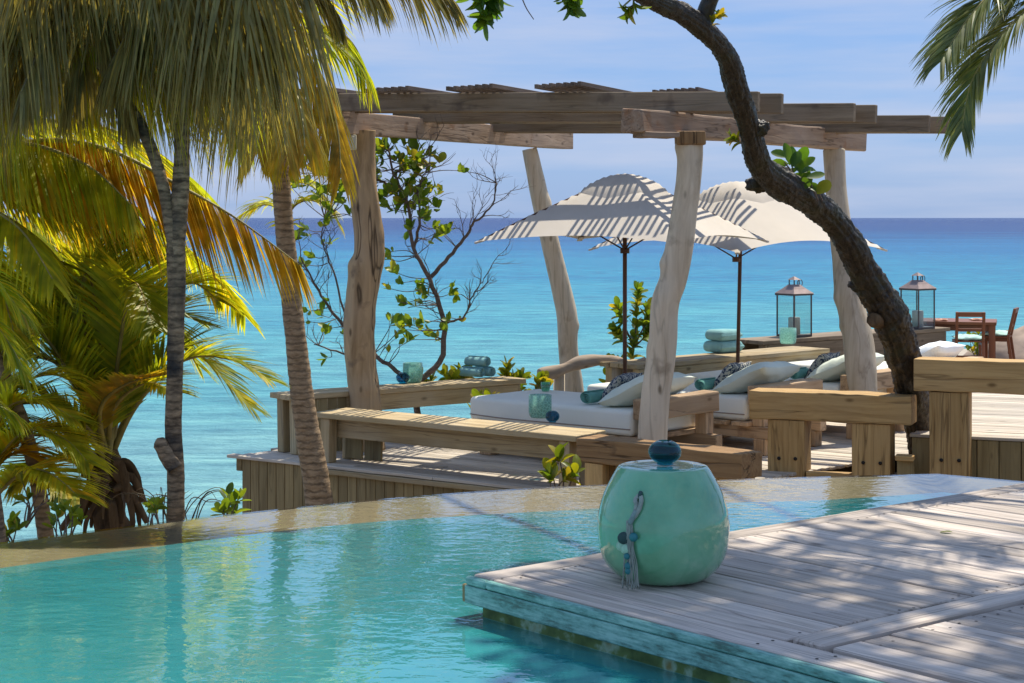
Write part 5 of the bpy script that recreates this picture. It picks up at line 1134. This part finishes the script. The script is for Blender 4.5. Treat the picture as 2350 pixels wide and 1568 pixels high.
# 4. tall palms further left, only trunk feet and arching fronds in view
gpm = empty('grey_palm', P(95, 1300, 10.4), 'grey ringed palm trunk at the far left with long golden fronds above', 'palm tree')
palm_trunk(gpm, [(118, 1330, 46), (104, 1225, 42), (90, 1130, 40), (72, 1040, 38), (40, 940, 36), (-20, 800, 36), (-80, 640, 36), (-130, 480, 40)], 10.4, M_['palmbark'], ring=30, amp=.05)
gf = [([(-130, 430), (0, 345), (130, 322), (260, 348), (400, 420), (540, 500), (690, 610)], .0, 'frond_gold', .82, .18, 1.1, 120), ([(-130, 430), (-20, 400), (120, 430), (260, 500), (380, 600)], .6, 'frond', .62, .2, .6, 80), ([(-130, 430), (40, 290), (220, 290), (360, 350), (470, 440)], .9, 'frond', .62, .2, .3, 80), ([(-130, 430), (-40, 350), (60, 330), (200, 380), (300, 470)], -.3, 'frond', .66, .2, .9, 80), ([(-130, 430), (-40, 470), (50, 530), (120, 640)], -.5, 'frond', .5, .3, .2, 60), ([(-130, 430), (-20, 480), (100, 560), (200, 680)], .4, 'frond', .55, .2, .3, 70), ([(-130, 440), (-60, 560), (0, 660), (40, 800)], -.2, 'frond', .5, .3, .0, 60), ([(-130, 430), (100, 380), (300, 470), (460, 600), (560, 720)], 1.2, 'frond', .58, .15, .2, 80), ([(-130, 430), (60, 400), (230, 440), (350, 540)], .8, 'frond_gold', .6, .25, 1.0, 70)]
for k, (l, dD, mt, ll, hg, dn_, nn) in enumerate(gf): frond(gpm, pp(l, 10.5, dD), M_[mt], nn, ll, .038 if k == 0 else .031, hg, .6, .4, .022, 500 + k, .35, .15, tint=(.2, 1), dn=dn_)
for k, l in enumerate([[(245, 1060), (170, 960), (90, 900), (0, 890), (-90, 930)], [(245, 1080), (180, 1010), (110, 980), (40, 1000), (-30, 1060)], [(246, 1050), (150, 820), (60, 720), (-40, 680)], [(240, 1110), (170, 1060), (100, 1060), (30, 1110)], [(250, 1050), (280, 850), (350, 700), (440, 650), (500, 690)], [(250, 1050), (160, 760), (140, 620), (60, 540)]]):
    frond(yp, pp(l, 10.9, (-.4, -.6, .2, -.5, .6, .4)[k]), M_['frond'], 84, .5, .028, .22, .85, .6, .02, 470 + k, .3, .18, tint=(.15, 1))
for k in range(7):
    a = (-.9, -.55, -.25, .05, .3, .6, .95)[k]; h = (300, 380, 420, 440, 400, 330, 250)[k]; x2 = 250 + a * 340; y2 = 1040 - h * (1 - .3 * abs(a)) + 70
    l = [(250, 1050), (250 + a * 60, 1050 - h * .5), (250 + a * 180, 1050 - h), (x2, y2)]
    frond(yp, pp(l, 11.2, (-.6, .7, -.3, .9, -.7, .5, -.2)[k]), M_['frond'], 76, .55, .027, .2, .85, .6, .02, 450 + k, .3, .22, tint=(.05, .9))
# dark stem in the lower left corner
ds_ = empty('dark_stem', P(0, 1330, 9.0), 'dark bare palm stem in the lower left corner at the rim', 'palm tree')
palm_trunk(ds_, [(8, 1330, 30), (2, 1240, 26), (-6, 1160, 26), (-20, 1080, 26), (-60, 940, 26), (-120, 700, 26)], 9.0, M_['stembark'], 'trunk', ring=26)
for k, l in enumerate([[(-120, 700), (-60, 640), (0, 660), (50, 720)], [(-120, 700), (-40, 720), (20, 790), (60, 860)], [(-120, 700), (-90, 800), (-30, 900), (40, 960)]]): frond(ds_, pp(l, 9.0), M_['frond'], 44, .36, .020, .6, .8, .6, .015, 560 + k)
lp = empty('low_palm', P(-60, 1260, 10.2), 'low yellow green palm fronds spreading in from the left edge', 'palm tree')
mb = MB(); path = catmull(pp([(-60, 1330), (-62, 1260), (-60, 1200)], 10.2), 5); b0 = path[0].copy(); tube(mb, [p - b0 for p in path], .09, 12, True, lambda p, d, t: 1 + .3 * noise.noise(p * 8 + d)); mb.obj('trunk', M_['husk'], lp, Matrix.Translation(b0))
for k, l in enumerate([[(-60, 1200), (0, 1050), (70, 985), (150, 1010), (200, 1060)], [(-60, 1200), (-20, 1000), (40, 890), (120, 860), (190, 890)], [(-60, 1200), (40, 1090), (110, 1085), (180, 1140)], [(-60, 1200), (-20, 1090), (40, 1040), (110, 1070)], [(-60, 1200), (-40, 980), (0, 820), (70, 760)], [(-60, 1200), (0, 960), (80, 920), (170, 960)]]):
    frond(lp, pp(l, 10.2, (-.3, .2, -.5, .1, .4, -.2)[k]), M_['frond' if k != 3 else 'frond_gold'], 80, .42, .024, .25, .85, .6, .016, 640 + k, .3, .18, tint=(.3, 1))
# yellow frond behind the coconut trunk
pb = empty('back_palm', P(734, 1160, 21.0), 'low palm behind the coconut trunk with one yellow green frond showing', 'palm tree')
palm_trunk(pb, [(734, 1160, 30), (716, 1050, 28), (700, 960, 28), (672, 700, 26), (657, 540, 24)], 21.0, M_['palmbark'])
for k, l in enumerate([[(657, 540), (640, 460), (680, 420), (730, 440), (780, 520)], [(657, 540), (650, 490), (610, 470), (560, 490)], [(657, 540), (670, 480), (710, 460), (760, 480)]]): frond(pb, pp(l, 21.0), M_['frond'], 60, .55, .03, .6, .8, .6, .02, 580 + k, tint=(.3, 1))
# 5. palm at the right, fronds reach in from the top corner
rp_ = empty('right_palm', Vector((5.2, 9.8, -.6)), 'palm beyond the right edge whose fronds hang into the top right corner', 'palm tree')
mb = MB(); path = catmull([(5.2, 9.8, -.6), (5.0, 9.7, 2), (4.5, 9.6, 4.2), (3.95, 9.4, 5.2)], 10); b0 = path[0].copy(); tube(mb, [p - b0 for p in path], [.16 - .05 * i / (len(path) - 1) for i in range(len(path))], 18, True, lambda p, d, t: 1 + .06 * noise.noise(p * 5 + d)); mb.obj('trunk', M_['palmbark'], rp_, Matrix.Translation(b0))
PC = Vector((3.95, 9.4, 5.2))
for k, l in enumerate([[(2360, -90, 9.3), (2270, -10, 9.2), (2210, 60, 9.1), (2160, 140, 9.0)], [(2480, -110, 9.3), (2370, 10, 9.2), (2290, 90, 9.1), (2230, 190, 9.0), (2208, 300, 8.95)], [(2480, -200, 9.4), (2400, -90, 9.4), (2340, -20, 9.4), (2300, 40, 9.4)]]):
    frond(rp_, [PC] + [P(*q) for q in l], M_['frond_far'], 110, .46, .017, .40, .75, .75, .017, 600 + k, .5, .25, tint=(.1, .9), jitter=.08)
for k in range(9):
    a = .5 + k * .62; d = Vector((math.cos(a), math.sin(a), 0))
    if d.x < -.3 and d.y > -.3: continue
    frond(rp_, [PC, PC + d * .7 + ZZ * .55, PC + d * 1.5 + ZZ * .6, PC + d * 2.3 + ZZ * .1, PC + d * 2.8 - ZZ * .6], M_['frond_far'], 60, .5, .028, .5, .8, .6, .02, 620 + k)

# ------------------------------------------------------------------ dark tree with the twisted trunk
tr_ = empty('twisted_tree', P(2120, 985, 16.9), 'dark rough barked tree with a twisted leaning trunk in front of the pergola', 'tree')
rows_t = [(2122, 1090, 88, 16.9), (2112, 985, 84, 16.85), (2092, 900, 92, 16.7), (2074, 820, 96, 16.5), (2050, 740, 108, 16.3), (2020, 690, 112, 16.15), (1985, 630, 98, 16.0), (1950, 560, 86, 15.8), (1905, 500, 88, 15.6), (1850, 455, 92, 15.3), (1790, 420, 92, 15.0), (1748, 385, 84, 14.7), (1730, 335, 66, 14.45), (1712, 270, 78, 14.2), (1690, 200, 62, 13.95), (1668, 130, 62, 13.7), (1628, 80, 66, 13.45), (1570, 35, 58, 13.2), (1500, 0, 50, 12.9), (1400, -50, 46, 12.5), (1280, -120, 40, 12.0)]
pts = [(P(x, y, D), wd * .74 / 2 / F * D) for x, y, wd, D in rows_t]
path = resamp(catmull([q[0] for q in pts], 10), 420); rr = [v.x for v in resamp([Vector((v.x, i * .002, 0)) for i, v in enumerate(catmull([(q[1], 0, 0) for q in pts], 10))], 420)]
b0 = path[0].copy(); mb = MB()
def barkd(p, d, t):
    q = p + d * .12; a = Vector((d.x * 2.6, d.y * 2.6, d.z * 2.6)) + p * 1.7
    ridge = 1 - abs(noise.noise(a * 1.9)) * 2.2; plate = noise.noise(Vector((q.x * 14, q.y * 14, q.z * 9)))
    return 1 + .14 * noise.noise(q * 3) + .11 * max(-.4, ridge) + .10 * plate + .12 * abs(noise.noise(q * 22)) + .07 * noise.noise(q * 50) - .10
tube(mb, [p - b0 for p in path], rr, 64, True, barkd); mb.obj('trunk', M_['treebark'], tr_, Matrix.Translation(b0))
def knob(name, x, y, D, r, mat, dirv=(-.5, -.8, .1), ln=.06):
    c = P(x, y, D); d = Vector(dirv).normalized()
    if name == 'cut_branch':
        mb = MB(); tube(mb, [-d * .1, d * ln * .5, d * ln, d * (ln + .01)], [r * 1.25, r * 1.1, r, r * .7], 18, True, lambda p, dd, t: 1 + .16 * noise.noise(p * 25 + dd * 2)); mb.obj(name, mat, tr_, Matrix.Translation(c)); return
    bm = bmesh.new(); bmesh.ops.create_icosphere(bm, subdivisions=4, radius=1); mb = MB()
    for v in bm.verts:
        q = v.co.normalized(); v.co = q * r * (1 + .35 * noise.noise(q * 2 + c) + .22 * noise.noise(q * 6 + c) + .14 * noise.noise(q * 14)) + d * max(0, q.dot(d)) * ln
    mb.add([v.co.copy() for v in bm.verts], [tuple(v.index for v in f.verts) for f in bm.faces]); bm.free(); mb.obj(name, mat, tr_, Matrix.Translation(c))
knob('cut_branch', 2008, 735, 16.1, .062, M_['husk']); knob('bark_knob', 1976, 655, 16.1, .07, M_['treebark'], (-1, -.3, 0), .05); knob('bark_knob', 1878, 474, 15.45, .075, M_['treebark'], (.4, -.4, .8), .05); knob('bark_knob', 1742, 420, 15.0, .075, M_['treebark'], (-1, -.3, -.2), .05); knob('bark_knob', 1740, 298, 14.32, .06, M_['treebark'], (1, -.4, .5), .04)
# side branch at the top
_, pth = stem(tr_, [P(1612, 62, 13.4), P(1622, 20, 13.35), P(1640, -20, 13.3), P(1680, -90, 13.2), P(1760, -200, 12.6)], .075, .04, M_['treebark'], 'branch', 14)
def sprig(pts, D, nl, size, key='d', r=None):
    _, path = stem(tr_, [P(x, y, D) for x, y in pts], .007, .004, M_['twig'], 'twig')
    for i in range(2, len(path), 2): rosette(tr_, path[i], path[i] - path[i - 1], nl if i > len(path) - 3 else 2, size, key, r, 1.0)
r9 = random.Random(17)
def px_leaf(x, y, ang, ln, D, key):
    d = Vector((math.cos(R(ang)), r9.uniform(-.35, .35), math.sin(R(ang)))); p = P(x, y, D) - d * ln * .5
    place_leaf(tr_, p, d, Vector((r9.uniform(-.5, .5), -1, r9.uniform(.1, .9))), ln, key)
for pts in ([(1824, 440), (1820, 400), (1816, 368)], [(1878, 462), (1862, 425), (1848, 392)], [(1818, 395), (1806, 380), (1800, 372)], [(1888, 462), (1880, 445)]): stem(tr_, [P(x, y, 15.1) for x, y in pts], .009, .005, M_['twig'], 'twig')
for x, y, a, k in ((1790, 353, 155, 'd'), (1787, 377, 182, 'd'), (1806, 350, 95, 'd'), (1816, 358, 78, 'd'), (1827, 366, 60, 'd'), (1842, 355, 58, 'd'), (1852, 373, 42, 'd'), (1816, 397, 205, 'd'), (1858, 391, 22, 'd'), (1834, 407, 205, 'd'), (1872, 405, 8, 'd'), (1850, 413, 250, 'd'), (1868, 430, 140, 'd'), (1890, 430, 45, 'y'), (1834, 380, 110, 'd')): px_leaf(x, y, a, .165, 15.08 + r9.uniform(-.08, .08), k)
sprig([(1630, 62), (1640, 45), (1648, 38)], 13.3, 5, .085, 'y', r9); sprig([(1702, 330), (1690, 322), (1682, 318)], 14.3, 3, .10, 'y', r9)
sprig([(1455, -10), (1452, 15), (1442, 28)], 12.7, 6, .12, 'g', r9)
for pts, D, nl in (([(1130, -60), (1120, -10), (1118, 20), (1112, 45)], 11.6, 9), ([(1150, -60), (1146, -20), (1140, 5)], 11.6, 7), ([(1290, -70), (1300, -20), (1308, 5)], 11.8, 8), ([(1350, -70), (1330, -20), (1318, 4)], 11.9, 5), ([(1105, -60), (1098, -20), (1096, 0)], 11.5, 5)):
    sprig(pts, D, nl, .15, 'd', r9)
stem(tr_, [P(1400, -50, 12.5), P(1320, -78, 11.95), P(1210, -72, 11.65), P(1090, -66, 11.5)], .03, .008, M_['treebark'], 'branch', 8)
_, pth = stem(tr_, [P(1195, -70, 11.6), P(1195, -20, 11.6), P(1206, 15, 11.6), P(1225, 45, 11.6)], .006, .003, M_['twig'], 'twig')
# spreading limbs and leaf crown above the pool deck (it throws the dappled shade)
limbs = [[P(1280, -120, 12.0), Vector((.8, 11.6, 5.6)), Vector((2.2, 10.6, 7.6)), Vector((3.0, 9.4, 9.0))], [P(1760, -200, 12.6), Vector((2.6, 12.2, 6.4)), Vector((3.6, 11.2, 8.4)), Vector((4.4, 10, 9.6))], [P(1280, -120, 12.0), Vector((-.2, 11.4, 5.8)), Vector((.4, 11.0, 8.0))], [Vector((2.2, 10.6, 7.6)), Vector((3.2, 9.0, 8.8)), Vector((4.2, 8.2, 9.4))], [Vector((3.6, 11.2, 8.4)), Vector((5.0, 10.6, 9.2)), Vector((6.0, 10, 9.6))]]
for l in limbs: stem(tr_, l, .04, .015, M_['treebark'], 'limb', 10, 6)
rc = random.Random(44); cr = MB()
def leaf_into(mb, p, d, nrm, s, tint):
    Y = d.normalized(); Z = (nrm - Y * nrm.dot(Y)).normalized(); X = Y.cross(Z); wd = s * .62
    pts = [(0, 0), (.5, .35), (.42, .75), (0, 1), (-.42, .75), (-.5, .35)]
    mb.add([p + X * a * wd + Y * b * s + Z * abs(a) * wd * .2 for a, b in pts], [(0, 1, 2, 3), (0, 3, 4, 5)], tint)
crown_c = [(Vector((3.1, 10.0, 9.4)), .75, 36), (Vector((2.75, 9.8, 9.4)), .42, 16), (Vector((3.0, 9.2, 9.4)), .4, 12), (Vector((3.6, 9.0, 9.4)), .8, 40), (Vector((4.1, 9.4, 9.6)), .9, 34), (Vector((3.8, 8.0, 9.4)), .8, 34), (Vector((4.5, 8.4, 9.6)), 1.0, 34), (Vector((5.3, 9.3, 9.7)), 1.0, 26), (Vector((3.4, 10.6, 9.3)), .7, 10), (Vector((5.6, 10.6, 9.8)), 1.0, 22)]
for c, rad, ncl in crown_c:
    for k in range(ncl):
        p = c + Vector((rc.gauss(0, .5) * rad, rc.gauss(0, .5) * rad, rc.gauss(0, .22) * rad)); p.z = max(p.z, 7.5)
        for q in range(16):
            pos = p + rv(rc) * .16; leaf_into(cr, pos, rv(rc) + Vector((0, 0, -.1)), Vector((rc.uniform(-.5, .5), rc.uniform(-.5, .5), 1)), rc.uniform(.10, .17), rc.random())
o = cr.obj('crown', M_['crown'], tr_, col=True); tag(o, kind='stuff')

# a few dry leaves dropped on the pool deck
rl = random.Random(88)
for k, (a, b_, lab) in enumerate(((.62, 2.05, 'dry curled leaf on the deck boards right of the ceramic stool'), (.95, 3.1, 'dry leaf on the sunlit deck near the right edge'), (2.0, 2.6, 'dry leaf lying beyond the cross batten of the deck'))):
    p = D2(a, b_, .006); an = rl.uniform(0, 6.28)
    o = place_leaf(None, p, Vector((math.cos(an), math.sin(an), .04)), Vector((rl.uniform(-.2, .2), rl.uniform(-.2, .2), 1)), .055, 'y', 'fallen_leaf'); tag(o, lab, 'leaf', 'dry leaves on the pool deck')
